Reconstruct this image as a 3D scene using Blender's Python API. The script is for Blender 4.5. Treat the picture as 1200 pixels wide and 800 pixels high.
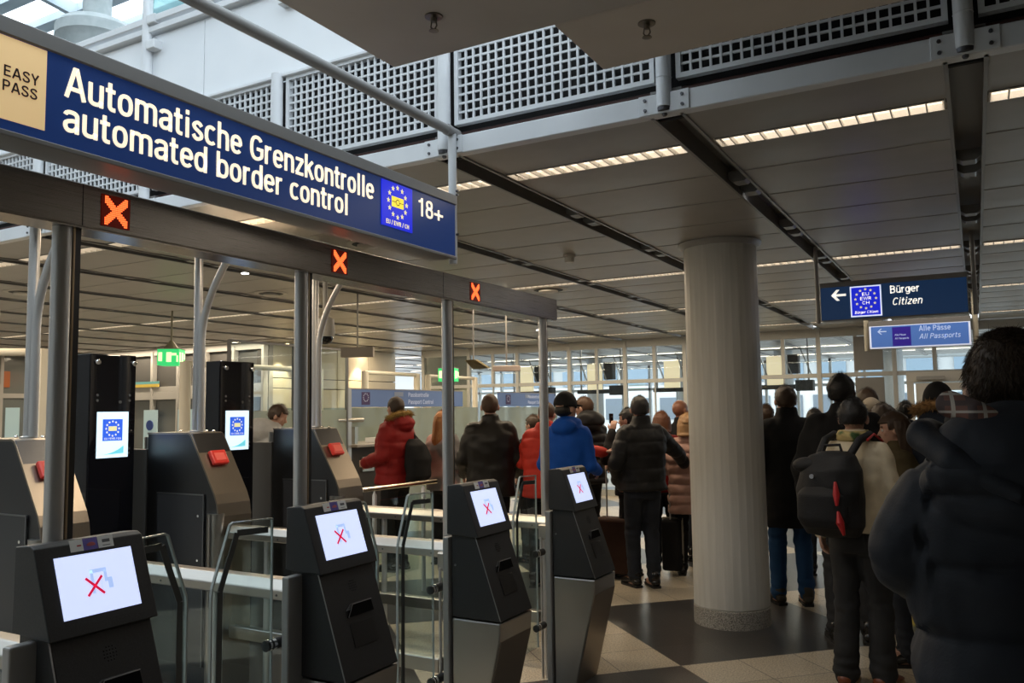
import bpy, bmesh, math, random
from mathutils import Vector, Matrix, noise
R = math.radians
random.seed(7)
for o in list(bpy.data.objects): bpy.data.objects.remove(o)
scene = bpy.context.scene
COL = scene.collection

# ------------------------------------------------------------------ camera
F = 972.0
cam_d = bpy.data.cameras.new('camera'); cam = bpy.data.objects.new('camera', cam_d); COL.objects.link(cam)
cam_d.sensor_fit = 'HORIZONTAL'; cam_d.sensor_width = 36.0; cam_d.lens = F / 1200 * 36.0
cam_d.clip_start = 0.05; cam_d.clip_end = 300
yaw, pit, rol = R(29.15), R(4.715), R(-0.817)
fw = Vector((-math.sin(yaw) * math.cos(pit), math.cos(yaw) * math.cos(pit), math.sin(pit)))
r0 = Vector((math.cos(yaw), math.sin(yaw), 0)); u0 = r0.cross(fw)
rr = r0 * math.cos(rol) + u0 * math.sin(rol); uu = -r0 * math.sin(rol) + u0 * math.cos(rol)
m = Matrix((rr, uu, -fw)).transposed().to_4x4(); m.translation = Vector((0, 0, 1.65))
cam.matrix_world = m
scene.camera = cam

# ------------------------------------------------------------------ light
scene.view_settings.view_transform = 'Standard'; scene.view_settings.look = 'None'
scene.view_settings.exposure = 0.0; scene.view_settings.gamma = 1.0
scene.view_settings.use_curve_mapping = False
world = bpy.data.worlds.new('overcast_sky'); scene.world = world; world.use_nodes = True
bg = world.node_tree.nodes['Background']
bg.inputs['Color'].default_value = (0.80, 0.91, 1.0, 1); bg.inputs['Strength'].default_value = 3.4
STRIP_W = 7.0        # strength of the fluorescent strips (emission)

def area(name, loc, rot, sx, sy, power, col):
    l = bpy.data.lights.new(name, 'AREA'); l.shape = 'RECTANGLE'; l.size = sx; l.size_y = sy
    l.energy = power; l.color = col
    o = bpy.data.objects.new(name, l); o.location = loc; o.rotation_euler = rot; COL.objects.link(o); return o
# long rows of fluorescent tubes in the ceiling (light only, the fixtures themselves are built below)
ROWS = [4.0, 7.75, 10.6, 13.6]
for y in ROWS:
    area('strip_row_light', (-9.8, y, 2.935), (0, 0, 0), 15.0, 0.10, 215, (1.0, 0.80, 0.56))
    area('strip_row_light', (0.0, y, 2.935), (0, 0, 0), 4.4, 0.10, 9, (1.0, 0.90, 0.78))

# ------------------------------------------------------------------ materials
MATS = {}
def mat(name, col, rough=0.5, metal=0.0, emis=None, es=0.0, spec=0.5, coat=0.0, sheen=0.0):
    if name in MATS: return MATS[name]
    m = bpy.data.materials.new(name); m.use_nodes = True
    b = m.node_tree.nodes['Principled BSDF']
    b.inputs['Base Color'].default_value = (*col, 1); b.inputs['Roughness'].default_value = rough
    b.inputs['Metallic'].default_value = metal; b.inputs['Specular IOR Level'].default_value = spec
    b.inputs['Coat Weight'].default_value = coat
    if sheen: b.inputs['Sheen Weight'].default_value = sheen; b.inputs['Sheen Roughness'].default_value = 0.4
    if emis: b.inputs['Emission Color'].default_value = (*emis, 1); b.inputs['Emission Strength'].default_value = es
    MATS[name] = m; return m
def nodes(m): return m.node_tree.nodes, m.node_tree.links, m.node_tree.nodes['Principled BSDF']
def noisy(name, c1, c2, scale=20, rough=0.6, bump=0.0, detail=4, stretch=None, metal=0.0, lo=0.35, hi=0.65, rvar=0.0, coords='Object', spec=0.5, sheen=0.0, bumpscale=None):
    """principled with a noise-mixed colour and an optional bump"""
    if name in MATS: return MATS[name]
    m = mat(name, c1, rough, metal, spec=spec, sheen=sheen); n, l, b = nodes(m)
    tc = n.new('ShaderNodeTexCoord'); mp = n.new('ShaderNodeMapping'); nz = n.new('ShaderNodeTexNoise')
    if stretch: mp.inputs['Scale'].default_value = stretch
    nz.inputs['Scale'].default_value = scale; nz.inputs['Detail'].default_value = detail
    rp = n.new('ShaderNodeValToRGB'); rp.color_ramp.elements[0].position = lo; rp.color_ramp.elements[1].position = hi
    rp.color_ramp.elements[0].color = (*c1, 1); rp.color_ramp.elements[1].color = (*c2, 1)
    l.new(tc.outputs[coords], mp.inputs[0]); l.new(mp.outputs[0], nz.inputs[0]); l.new(nz.outputs[0], rp.inputs[0])
    l.new(rp.outputs[0], b.inputs['Base Color'])
    if rvar:
        mr = n.new('ShaderNodeMapRange'); mr.inputs[3].default_value = rough - rvar; mr.inputs[4].default_value = rough + rvar
        l.new(nz.outputs[0], mr.inputs[0]); l.new(mr.outputs[0], b.inputs['Roughness'])
    if bump:
        bp = n.new('ShaderNodeBump'); bp.inputs['Strength'].default_value = bump; bp.inputs['Distance'].default_value = 0.01
        if bumpscale:
            n2 = n.new('ShaderNodeTexNoise'); n2.inputs['Scale'].default_value = bumpscale; n2.inputs['Detail'].default_value = 5
            l.new(tc.outputs[coords], n2.inputs[0]); l.new(n2.outputs[0], bp.inputs['Height'])
        else: l.new(nz.outputs[0], bp.inputs['Height'])
        l.new(bp.outputs[0], b.inputs['Normal'])
    return m
def emit(name, col, s): return mat(name, col, 0.4, emis=col, es=s)
def glass(name, tint=(0.9, 0.95, 0.95), gl=0.08, rough=0.02, haze=0.0, hazecol=(0.7, 0.8, 0.75)):
    if name in MATS: return MATS[name]
    m = bpy.data.materials.new(name); m.use_nodes = True; n, l = m.node_tree.nodes, m.node_tree.links
    n.remove(n['Principled BSDF']); out = n['Material Output']
    t = n.new('ShaderNodeBsdfTransparent'); t.inputs[0].default_value = (*tint, 1)
    g = n.new('ShaderNodeBsdfGlossy'); g.inputs['Roughness'].default_value = rough; g.inputs[0].default_value = (0.9, 0.95, 1, 1)
    lw = n.new('ShaderNodeLayerWeight'); lw.inputs[0].default_value = 0.5
    pw = n.new('ShaderNodeMath'); pw.operation = 'POWER'; pw.inputs[1].default_value = 4.0; l.new(lw.outputs['Facing'], pw.inputs[0])
    ma = n.new('ShaderNodeMath'); ma.operation = 'MULTIPLY_ADD'; ma.inputs[1].default_value = 0.8; ma.inputs[2].default_value = 0.03; l.new(pw.outputs[0], ma.inputs[0])
    mx = n.new('ShaderNodeMixShader'); l.new(ma.outputs[0], mx.inputs[0]); l.new(t.outputs[0], mx.inputs[1]); l.new(g.outputs[0], mx.inputs[2])
    last = mx
    if haze:
        d = n.new('ShaderNodeBsdfDiffuse'); d.inputs[0].default_value = (*hazecol, 1)
        tr = n.new('ShaderNodeBsdfTranslucent'); tr.inputs[0].default_value = (*hazecol, 1)
        m2 = n.new('ShaderNodeMixShader'); l.new(d.outputs[0], m2.inputs[1]); l.new(tr.outputs[0], m2.inputs[2])
        m3 = n.new('ShaderNodeMixShader'); m3.inputs[0].default_value = haze
        l.new(mx.outputs[0], m3.inputs[1]); l.new(m2.outputs[0], m3.inputs[2]); last = m3
    l.new(last.outputs[0], out.inputs[0]); MATS[name] = m; return m

def brushed(name, col, rough=0.32, axis=(1, 1, 60), scale=14):
    return noisy(name, tuple(c * 0.93 for c in col), col, scale=scale, rough=rough, stretch=axis, metal=1.0, rvar=0.04, detail=3)
STEEL = brushed('brushed_steel', (0.46, 0.44, 0.41), 0.30, (60, 1, 60))
STEEL_H = brushed('header_steel', (0.33, 0.305, 0.28), 0.28, (0.6, 0.6, 220), 6)
TUBE = mat('polished_tube_steel', (0.62, 0.61, 0.60), 0.36, 0.85)
CAB_STEEL = brushed('cabinet_steel', (0.29, 0.25, 0.205), 0.36, (1, 40, 2))
RAIL = brushed('rail_steel', (0.44, 0.41, 0.37), 0.34, (1, 60, 60))
DARK_STEEL = brushed('dark_painted_steel', (0.10, 0.10, 0.105), 0.33, (60, 1, 1))
CHAR = noisy('charcoal_powder_coat', (0.017, 0.017, 0.018), (0.023, 0.023, 0.024), 160, 0.48, 0.05)
BLACKP = mat('black_gloss_panel', (0.006, 0.006, 0.008), 0.06, coat=0.3)
BLACK = mat('matt_black', (0.008, 0.008, 0.009), 0.6)
GAPSHADE = mat('recess_shade', (0.010, 0.010, 0.011), 0.8)
WHITEM = noisy('white_painted_metal', (0.66, 0.68, 0.70), (0.72, 0.74, 0.76), 4, 0.38, coords='Object')
WPANEL = noisy('white_wall_panel', (0.74, 0.77, 0.80), (0.80, 0.82, 0.84), 1.5, 0.22)
GREYM = mat('grey_painted_metal', (0.20, 0.19, 0.18), 0.42)
CREAM = mat('cream_painted_tube', (0.66, 0.62, 0.52), 0.4)
RUBBER = mat('black_rubber', (0.02, 0.02, 0.02), 0.45)
CHROME = mat('chrome', (0.8, 0.8, 0.8), 0.08, 1.0)
GLASS = glass('clear_glass')
GLASS_WIN = glass('window_glass', (0.93, 0.97, 0.98))
FROST = glass('frosted_glass', (0.75, 0.8, 0.78), haze=0.62, hazecol=(0.42, 0.47, 0.44))
EDGE = mat('green_glass_edge', (0.15, 0.24, 0.22), 0.1)
REDP = mat('red_plastic', (0.55, 0.03, 0.02), 0.35, emis=(0.6, 0.03, 0.02), es=0.08)

# ------------------------------------------------------------------ mesh helpers
class MB:
    def __init__(s): s.v = []; s.f = []
    def add(s, vs, fs):
        k = len(s.v); s.v += [tuple(v) for v in vs]; s.f += [tuple(i + k for i in f) for f in fs]; return s
    def box(s, x0, x1, y0, y1, z0, z1):
        vs = [(x, y, z) for z in (z0, z1) for y in (y0, y1) for x in (x0, x1)]
        return s.add(vs, [(0, 2, 3, 1), (4, 5, 7, 6), (0, 1, 5, 4), (2, 6, 7, 3), (0, 4, 6, 2), (1, 3, 7, 5)])
    def prism(s, poly, a, b, axis='y'):
        """poly in the two other axes, extruded along axis from a to b"""
        n = len(poly)
        def P(p, t): return (p[0], t, p[1]) if axis == 'y' else ((t, p[0], p[1]) if axis == 'x' else (p[0], p[1], t))
        vs = [P(p, a) for p in poly] + [P(p, b) for p in poly]
        fs = [tuple(range(n)), tuple(range(2 * n - 1, n - 1, -1))] + [(i, i + n, (i + 1) % n + n, (i + 1) % n) for i in range(n)]
        return s.add(vs, fs)
    def bar(s, p, q, w, h=None, up=(0, 0, 1)):
        p, q = Vector(p), Vector(q); h = h or w; d = (q - p).normalized(); up = Vector(up)
        a = d.cross(up)
        if a.length < 1e-4: a = d.cross(Vector((1, 0, 0)))
        a.normalize(); b = a.cross(d).normalized()
        vs = [c + a * i * w / 2 + b * j * h / 2 for c in (p, q) for i, j in ((-1, -1), (1, -1), (1, 1), (-1, 1))]
        return s.add(vs, [(3, 2, 1, 0), (4, 5, 6, 7)] + [(i, (i + 1) % 4, (i + 1) % 4 + 4, i + 4) for i in range(4)])
    def tube(s, pts, rad, n=12, cap=True):
        pts = [Vector(p) for p in pts]; rs = rad if isinstance(rad, (list, tuple)) else [rad] * len(pts)
        k = len(s.v); prev = None
        for i, p in enumerate(pts):
            d = ((pts[min(i + 1, len(pts) - 1)]) - (pts[max(i - 1, 0)])).normalized()
            if prev is None:
                a = d.cross(Vector((0, 0, 1)))
                if a.length < 1e-3: a = d.cross(Vector((0, 1, 0)))
            else: a = prev - d * prev.dot(d)
            a.normalize(); prev = a; b = d.cross(a)
            for j in range(n):
                t = 2 * math.pi * j / n; s.v.append(tuple(p + (a * math.cos(t) + b * math.sin(t)) * rs[i]))
        for i in range(len(pts) - 1):
            for j in range(n):
                A = k + i * n + j; B = k + i * n + (j + 1) % n; s.f.append((A, B, B + n, A + n))
        if cap:
            s.f.append(tuple(k + j for j in range(n - 1, -1, -1))); e = k + (len(pts) - 1) * n; s.f.append(tuple(e + j for j in range(n)))
        return s
    def lathe(s, c, prof, n=24, axis='z'):
        """prof: (r, h) pairs"""
        c = Vector(c); k = len(s.v)
        for r, h in prof:
            for j in range(n):
                t = 2 * math.pi * j / n; x, y = r * math.cos(t), r * math.sin(t)
                p = (x, y, h) if axis == 'z' else ((h, x, y) if axis == 'x' else (y, h, x)); s.v.append(tuple(c + Vector(p)))
        for i in range(len(prof) - 1):
            for j in range(n):
                A = k + i * n + j; B = k + i * n + (j + 1) % n; s.f.append((A, B, B + n, A + n))
        s.f.append(tuple(k + j for j in range(n - 1, -1, -1))); e = k + (len(prof) - 1) * n; s.f.append(tuple(e + j for j in range(n)))
        return s
    def ell(s, c, r, n=14, m=9, rot=None):
        c = Vector(c); k = len(s.v)
        def P(x, y, z):
            p = Vector((x * r[0], y * r[1], z * r[2]))
            return tuple(c + (rot @ p if rot else p))
        s.v.append(P(0, 0, -1))
        for i in range(1, m):
            a = -math.pi / 2 + math.pi * i / m
            for j in range(n):
                t = 2 * math.pi * j / n; s.v.append(P(math.cos(a) * math.cos(t), math.cos(a) * math.sin(t), math.sin(a)))
        s.v.append(P(0, 0, 1)); e = len(s.v) - 1
        for j in range(n):
            s.f.append((k, k + 1 + (j + 1) % n, k + 1 + j)); s.f.append((e, e - n + j, e - n + (j + 1) % n))
        for i in range(m - 2):
            for j in range(n):
                A = k + 1 + i * n + j; B = k + 1 + i * n + (j + 1) % n; s.f.append((A, B, B + n, A + n))
        return s
    def build(s, name, mt, parent=None, smooth=False, bevel=0.0, world=True, seg=1):
        me = bpy.data.meshes.new(name); off = Vector((0, 0, 0))
        if parent is not None and world:
            rt = parent
            while rt.parent: rt = rt.parent
            off = rt.location
        me.from_pydata([tuple(Vector(v) - off) for v in s.v], [], s.f); me.update()
        bm = bmesh.new(); bm.from_mesh(me); bmesh.ops.recalc_face_normals(bm, faces=bm.faces)
        if bevel:
            es = [e for e in bm.edges if len(e.link_faces) == 2 and e.calc_face_angle(0) > 0.5]
            bmesh.ops.bevel(bm, geom=es, offset=bevel, segments=seg, affect='EDGES', profile=0.5, clamp_overlap=True)
        bm.to_mesh(me); bm.free()
        if smooth:
            for p in me.polygons: p.use_smooth = True
            if smooth != 'all':
                try: me.set_sharp_from_angle(angle=R(40))
                except Exception: pass
        me.materials.append(mt)
        o = bpy.data.objects.new(name, me); COL.objects.link(o)
        if parent is not None: o.parent = parent
        return o
def tag(o, label, cat, group=None, kind=None):
    if label: o['label'] = label
    if cat: o['category'] = cat
    if group: o['group'] = group
    if kind: o['kind'] = kind
    return o
def thing(name, loc, label, cat, group=None, rz=0.0):
    o = bpy.data.objects.new(name, None); o.location = loc; o.rotation_euler = (0, 0, rz); o.empty_display_size = 0.1
    COL.objects.link(o); return tag(o, label, cat, group)
def struct(o): o['kind'] = 'structure'; return o
def copy_tree(o, parent=None):
    c = o.copy(); COL.objects.link(c)
    if parent is not None: c.parent = parent
    for ch in o.children: copy_tree(ch, c)
    return c
def copy_thing(o, loc, label, rz=None):
    c = copy_tree(o); c.location = loc; c['label'] = label
    if rz is not None: c.rotation_euler = (0, 0, rz)
    return c

# ---- plain condensed sans letters drawn as strokes (centre lines), cap height 1, x-height 0.73
def _cr(pts, n=7):
    """smooth curve through points"""
    P_ = [pts[0]] + list(pts) + [pts[-1]]; out = []
    for i in range(1, len(P_) - 2):
        p0, p1, p2, p3 = P_[i - 1], P_[i], P_[i + 1], P_[i + 2]
        for k in range(n):
            t = k / n
            out.append(tuple(0.5 * ((2 * p1[a]) + (-p0[a] + p2[a]) * t + (2 * p0[a] - 5 * p1[a] + 4 * p2[a] - p3[a]) * t * t + (-p0[a] + 3 * p1[a] - 3 * p2[a] + p3[a]) * t ** 3) for a in (0, 1)))
    out.append(pts[-1]); return out
def _oval(cx, cy, rx, ry, a0=0, a1=360, n=26, e=0.80):
    o = []
    for i in range(n + 1):
        t = math.radians(a0 + (a1 - a0) * i / n); c, s = math.cos(t), math.sin(t)
        o.append((cx + rx * math.copysign(abs(c) ** e, c), cy + ry * math.copysign(abs(s) ** e, s)))
    return o
def glyph(ch, w=.14):
    h = w / 2; X = .73 - h; T = 1 - h; B = h
    o = lambda x=0: _oval(x + .245, .365, .175, X - .365 + .0)
    L = lambda *p: list(p)
    G = {
     'o': (.49, [o()]), 'c': (.45, [_oval(.245, .365, .175, X - .365, 48, 312)]),
     'e': (.48, [_oval(.245, .365, .175, X - .365, 0, 318), L((.07, .375), (.42, .375))]),
     'l': (.23, [L((.115, 0), (.115, 1))]), 'i': (.23, [L((.115, 0), (.115, .73)), L((.115, .84), (.115, .99))]),
     'u': (.48, [L((.075, .73), (.075, .22)) + _oval(.225, .22, .15, .22 - B, 180, 270, 8)[1:] + _oval(.225, .24, .17, .24 - B, 270, 350, 6)[1:], L((.405, 0), (.405, .73))]),
     'n': (.48, [L((.075, 0), (.075, .73)), _oval(.235, .50, .16, X - .50, 165, 0, 12) + L((.405, .40), (.405, 0))]),
     'm': (.76, [L((.075, 0), (.075, .73)), _oval(.225, .50, .15, X - .50, 165, 0, 12) + L((.38, .40), (.38, 0)), _oval(.53, .50, .15, X - .50, 170, 0, 12) + L((.685, .40), (.685, 0))]),
     'h': (.48, [L((.075, 0), (.075, 1)), _oval(.235, .50, .16, X - .50, 165, 0, 12) + L((.405, .40), (.405, 0))]),
     'r': (.33, [L((.075, 0), (.075, .73)), _oval(.25, .45, .175, X - .45 + .005, 165, 82, 8)]),
     't': (.31, [L((.125, .93), (.125, .20)) + _oval(.235, .19, .11, .19 - B, 180, 275, 8)[1:] + L((.29, B)), L((.005, X), (.28, X))]),
     'a': (.48, [_oval(.235, .53, .165, X - .53, 172, 0, 14) + L((.40, .45), (.40, 0)), _cr([(.40, .415), (.24, .39), (.10, .32), (.072, .20), (.12, .09), (.21, B), (.33, .11), (.40, .22)])]),
     'b': (.49, [o(.01), L((.075, 0), (.075, 1))]), 'd': (.49, [o(-.01), L((.415, 0), (.415, 1))]),
     'p': (.49, [o(.01), L((.075, -.24), (.075, .73))]), 'g': (.49, [o(-.01), L((.415, .73), (.415, .0)) + _oval(.245, .0, .17, .19, 0, -155, 10)[1:]]),
     's': (.43, [_cr([(.36, .56), (.30, .64), (.20, X), (.10, .60), (.08, .52), (.14, .43), (.28, .34), (.36, .25), (.345, .13), (.22, B), (.12, .10), (.06, .20)])]),
     'z': (.42, [L((.04, X), (.38, X)), L((.365, X - .02), (.06, B + .02)), L((.04, B), (.39, B))]),
     'k': (.46, [L((.075, 0), (.075, 1)), L((.40, .74), (.10, .36)), L((.185, .46), (.42, -.01))]),
     'A': (.60, [L((.05, 0), (.27, T), (.33, T), (.55, 0)), L((.13, .30), (.47, .30))]),
     'B': (.56, [L((.08, 0), (.08, 1)), L((.08, T), (.28, T)) + _oval(.28, .745, .17, .185, 90, -90, 10)[1:] + L((.08, .53)), L((.08, B), (.30, B)) + _oval(.30, .30, .18, .23, -90, 90, 10)[1:]]),
     'C': (.56, [_oval(.29, .5, .215, .43, 38, 322)]), 'G': (.60, [_oval(.295, .5, .225, .43, 38, 300) , _cr([(.40, .10), (.50, .17), (.53, .27)]) + L((.53, .47), (.31, .47))]),
     'E': (.50, [L((.08, 0), (.08, 1)), L((.08, T), (.46, T)), L((.08, .52), (.42, .52)), L((.08, B), (.47, B))]),
     'H': (.60, [L((.08, 0), (.08, 1)), L((.52, 0), (.52, 1)), L((.08, .52), (.52, .52))]),
     'P': (.53, [L((.08, 0), (.08, 1)), L((.08, T), (.27, T)) + _oval(.27, .70, .185, .23, 90, -90, 12)[1:] + L((.08, .47))]),
     'R': (.56, [L((.08, 0), (.08, 1)), L((.08, T), (.28, T)) + _oval(.28, .72, .185, .21, 90, -90, 12)[1:] + L((.08, .51)), L((.30, .50), (.48, 0))]),
     'S': (.53, [_cr([(.45, .74), (.40, .88), (.27, T), (.13, .87), (.09, .73), (.17, .60), (.36, .46), (.455, .30), (.41, .13), (.26, B), (.12, .13), (.065, .29)])]),
     'U': (.58, [L((.08, 1), (.08, .30)) + _oval(.29, .30, .21, .23, 180, 360, 14)[1:] + L((.50, 1))]),
     'W': (.86, [L((.05, 1), (.235, B), (.43, .92), (.625, B), (.81, 1))]), 'Y': (.54, [L((.05, 1), (.27, .45), (.49, 1)), L((.27, .45), (.27, 0))]),
     '1': (.42, [L((.25, 0), (.25, 1)), L((.24, .93), (.16, .80), (.05, .78))]),
     '8': (.50, [_oval(.25, .74, .155, .19), _oval(.25, .295, .18, .228)]), '+': (.62, [L((.31, .08), (.31, .66)), L((.03, .37), (.59, .37))]), '/': (.36, [L((.05, -.05), (.31, 1.05))]), ' ': (.24, []),
    }
    if ch in 'üä':
        w0, s = G['u' if ch == 'ü' else 'a']; return w0, s + [L((.15, .85), (.15, .97)), L((.33, .85), (.33, .97))]
    return G[ch]
def lettering(name, text, mt, parent, origin, right, up, width, height, depth=0.004, bold=0.0, italic=0.0, label=None, world=True):
    w = .108 + bold * 1.3
    right, up, origin = Vector(right), Vector(up), Vector(origin); nrm = right.cross(up).normalized()
    tot = 0; gl = []
    for ch in text:
        adv, st = glyph(ch, w); gl.append((tot, st)); tot += adv + .055
    tot -= .055; sx = width / tot; mb = MB()
    for (x0, st) in gl:
        for pts in st:
            # keep the stroke width even although letters are squeezed: offset in real units
            Q = [((x0 + p[0]) * sx + italic * p[1] * height, p[1] * height) for p in pts]; n = len(Q); hw = w * height / 2
            if math.hypot(Q[0][0] - Q[-1][0], Q[0][1] - Q[-1][1]) < 1e-6 and n > 3: closed = True; Q = Q[:-1]; n -= 1
            else: closed = False
            Lf, Rt = [], []
            for i in range(n):
                a = Q[(i - 1) % n] if (closed or i > 0) else Q[i]; b_ = Q[(i + 1) % n] if (closed or i < n - 1) else Q[i]; c = Q[i]
                d1 = (c[0] - a[0], c[1] - a[1]); d2 = (b_[0] - c[0], b_[1] - c[1]); l1 = math.hypot(*d1); l2 = math.hypot(*d2)
                if l1 < 1e-9: d1 = d2; l1 = l2
                if l2 < 1e-9: d2 = d1; l2 = l1
                u1 = (d1[0] / l1, d1[1] / l1); u2 = (d2[0] / l2, d2[1] / l2); t_ = (u1[0] + u2[0], u1[1] + u2[1]); lt = math.hypot(*t_) or 1; t_ = (t_[0] / lt, t_[1] / lt)
                cs = max(.45, t_[0] * u1[0] + t_[1] * u1[1]); nx, ny = -t_[1] * hw / cs, t_[0] * hw / cs
                # thinner verticals when the face is condensed a lot
                Lf.append((c[0] + nx * min(1, .80 + sx / height * .25), c[1] + ny)); Rt.append((c[0] - nx * min(1, .80 + sx / height * .25), c[1] - ny))
            vs = []
            for (p, q) in zip(Lf, Rt):
                P3 = origin + right * p[0] + up * p[1]; Q3 = origin + right * q[0] + up * q[1]; vs += [P3, Q3, P3 + nrm * depth, Q3 + nrm * depth]
            fs = []
            for i in range(n if closed else n - 1):
                a = 4 * i; b_ = 4 * ((i + 1) % n); fs += [(a + 2, a + 3, b_ + 3, b_ + 2), (a, b_, b_ + 1, a + 1), (a, a + 2, b_ + 2, b_), (a + 1, b_ + 1, b_ + 3, a + 3)]
            if not closed: fs += [(0, 1, 3, 2), (4 * (n - 1), 4 * (n - 1) + 2, 4 * (n - 1) + 3, 4 * (n - 1) + 1)]
            mb.add(vs, fs)
    off = Vector((0, 0, 0))
    o = mb.build(name, mt, parent, world=world)
    if label: o['label'] = label
    return o
def star_ring(name, mt, parent, c, right, up, rad, sr, n=12, depth=0.003, label=None):
    mb = MB(); c, right, up = Vector(c), Vector(right), Vector(up); nr = right.cross(up)
    for i in range(n):
        a = 2 * math.pi * i / n; p = c + right * math.sin(a) * rad + up * math.cos(a) * rad
        pts = []
        for j in range(10):
            q = sr if j % 2 == 0 else sr * 0.42; t = math.pi * j / 5
            pts.append(p + right * math.sin(t) * q + up * math.cos(t) * q)
        vs = pts + [x + nr * depth for x in pts]
        mb.add(vs, [tuple(range(9, -1, -1)), tuple(range(10, 20))] + [(j, (j + 1) % 10, (j + 1) % 10 + 10, j + 10) for j in range(10)])
    o = mb.build(name, mt, parent)
    if label: o['label'] = label
    return o
def plate(mb, c, right, up, w, h, d0, d1):
    """box on a plane: bottom-left corner c, offsets d0..d1 along the normal"""
    c, right, up = Vector(c), Vector(right), Vector(up); n = right.cross(up)
    vs = [c + right * a * w + up * b * h + n * d for d in (d0, d1) for a, b in ((0, 0), (1, 0), (1, 1), (0, 1))]
    return mb.add(vs, [(3, 2, 1, 0), (4, 5, 6, 7)] + [(i, (i + 1) % 4, (i + 1) % 4 + 4, i + 4) for i in range(4)])
# ================================================================== STRUCTURE
GX = [0.03 - 1.165 * k for k in range(-3, 15)]      # ceiling channels
CZ = 2.95
# ---- floor: stone tiles laid at 45 degrees, light and dark blocks of 4 x 4
fm = mat('stone_tiles', (0.5, 0.5, 0.5), 0.28); n, l, b = nodes(fm)
tc = n.new('ShaderNodeTexCoord'); mp = n.new('ShaderNodeMapping'); mp.inputs['Rotation'].default_value = (0, 0, R(-45))
mp.vector_type = 'POINT'
mp.inputs['Location'].default_value = (-2.51, -4.98, 0)
l.new(tc.outputs['Object'], mp.inputs[0])
sep = n.new('ShaderNodeSeparateXYZ'); l.new(mp.outputs[0], sep.inputs[0])
def mth(op, a, b_=None, clamp=False):
    x = n.new('ShaderNodeMath'); x.operation = op; x.use_clamp = clamp
    for i, q in enumerate((a, b_)):
        if q is None: continue
        if isinstance(q, (int, float)): x.inputs[i].default_value = q
        else: l.new(q, x.inputs[i])
    return x.outputs[0]
TB = 1.65
fu = mth('FLOOR', mth('DIVIDE', sep.outputs[0], TB)); fv = mth('FLOOR', mth('DIVIDE', sep.outputs[1], TB))
chk = mth('FLOORED_MODULO', mth('ADD', fu, fv), 2.0)
def joint(o):
    t = mth('DIVIDE', o, TB / 4); f = mth('FRACT', t); d = mth('ABSOLUTE', mth('SUBTRACT', f, 0.5)); return mth('GREATER_THAN', d, 0.493)
jn = mth('MAXIMUM', joint(sep.outputs[0]), joint(sep.outputs[1]))
def granite(c0, c1, c2):
    vn = n.new('ShaderNodeTexNoise'); vn.inputs['Scale'].default_value = 95; vn.inputs['Detail'].default_value = 3
    l.new(tc.outputs['Object'], vn.inputs[0]); rp = n.new('ShaderNodeValToRGB'); e = rp.color_ramp.elements
    e[0].position = 0.36; e[0].color = (*c0, 1); e[1].position = 0.66; e[1].color = (*c2, 1)
    q = e.new(0.5); q.color = (*c1, 1); l.new(vn.outputs[0], rp.inputs[0]); return rp.outputs[0]
light = granite((0.32, 0.27, 0.20), (0.55, 0.475, 0.36), (0.68, 0.60, 0.46))
dark = granite((0.032, 0.030, 0.029), (0.05, 0.048, 0.047), (0.078, 0.075, 0.073))
tilev = n.new('ShaderNodeTexWhiteNoise'); tilev.noise_dimensions = '2D'
cmb = n.new('ShaderNodeCombineXYZ'); l.new(mth('FLOOR', mth('DIVIDE', sep.outputs[0], TB / 4)), cmb.inputs[0]); l.new(mth('FLOOR', mth('DIVIDE', sep.outputs[1], TB / 4)), cmb.inputs[1])
l.new(cmb.outputs[0], tilev.inputs[0])
mx = n.new('ShaderNodeMix'); mx.data_type = 'RGBA'; l.new(chk, mx.inputs[0]); l.new(dark, mx.inputs[6]); l.new(light, mx.inputs[7])
tv = n.new('ShaderNodeMapRange'); tv.inputs[3].default_value = 0.86; tv.inputs[4].default_value = 1.1; l.new(tilev.outputs[0], tv.inputs[0])
ml = n.new('ShaderNodeVectorMath'); ml.operation = 'SCALE'; l.new(mx.outputs[2], ml.inputs[0]); l.new(tv.outputs[0], ml.inputs[3])
m2 = n.new('ShaderNodeMix'); m2.data_type = 'RGBA'; l.new(jn, m2.inputs[0]); l.new(ml.outputs[0], m2.inputs[6]); m2.inputs[7].default_value = (0.09, 0.08, 0.07, 1)
l.new(m2.outputs[2], b.inputs['Base Color'])
struct(MB().box(-18, 5, -5, 30, -0.1, 0).build('floor', fm))
pave = noisy('outside_paving', (0.42, 0.41, 0.40), (0.48, 0.47, 0.46), 3, 0.8)
struct(MB().box(-60, 40, 30, 90, -0.12, -0.02).build('trim_9', pave))

# ---- ceiling: planks 0.6 m wide between the channels
cm = noisy('ceiling_plank_paint', (0.34, 0.325, 0.305), (0.38, 0.365, 0.345), 6, 0.38, rvar=0.05)
mb = MB()
for k in range(len(GX) - 1):
    xa, xb = GX[k + 1] + 0.075, GX[k] - 0.075
    y = 3.45; j = 0
    edges = [3.45, 3.93, 4.07, 4.56, 5.17, 5.78, 6.38, 7.0, 7.68, 7.82, 8.3, 8.9, 9.5, 10.05, 10.53, 10.67, 11.2, 11.8, 12.4, 13.0, 13.53, 13.67, 14.2, 14.8]
    for a, c in zip(edges[:-1], edges[1:]):
        if c - a < 0.2: continue
        # each plank is slightly dished, lapping the next
        N = 5
        prof = [(a + (c - a) * i / N, CZ - 0.004 * math.sin(math.pi * i / N) + 0.003 * (i / N)) for i in range(N + 1)]
        poly = prof + [(c, CZ + 0.03), (a, CZ + 0.03)]
        mb.prism(poly, xa, xb, 'x')
struct(mb.build('ceiling', cm, smooth=True))
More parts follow.
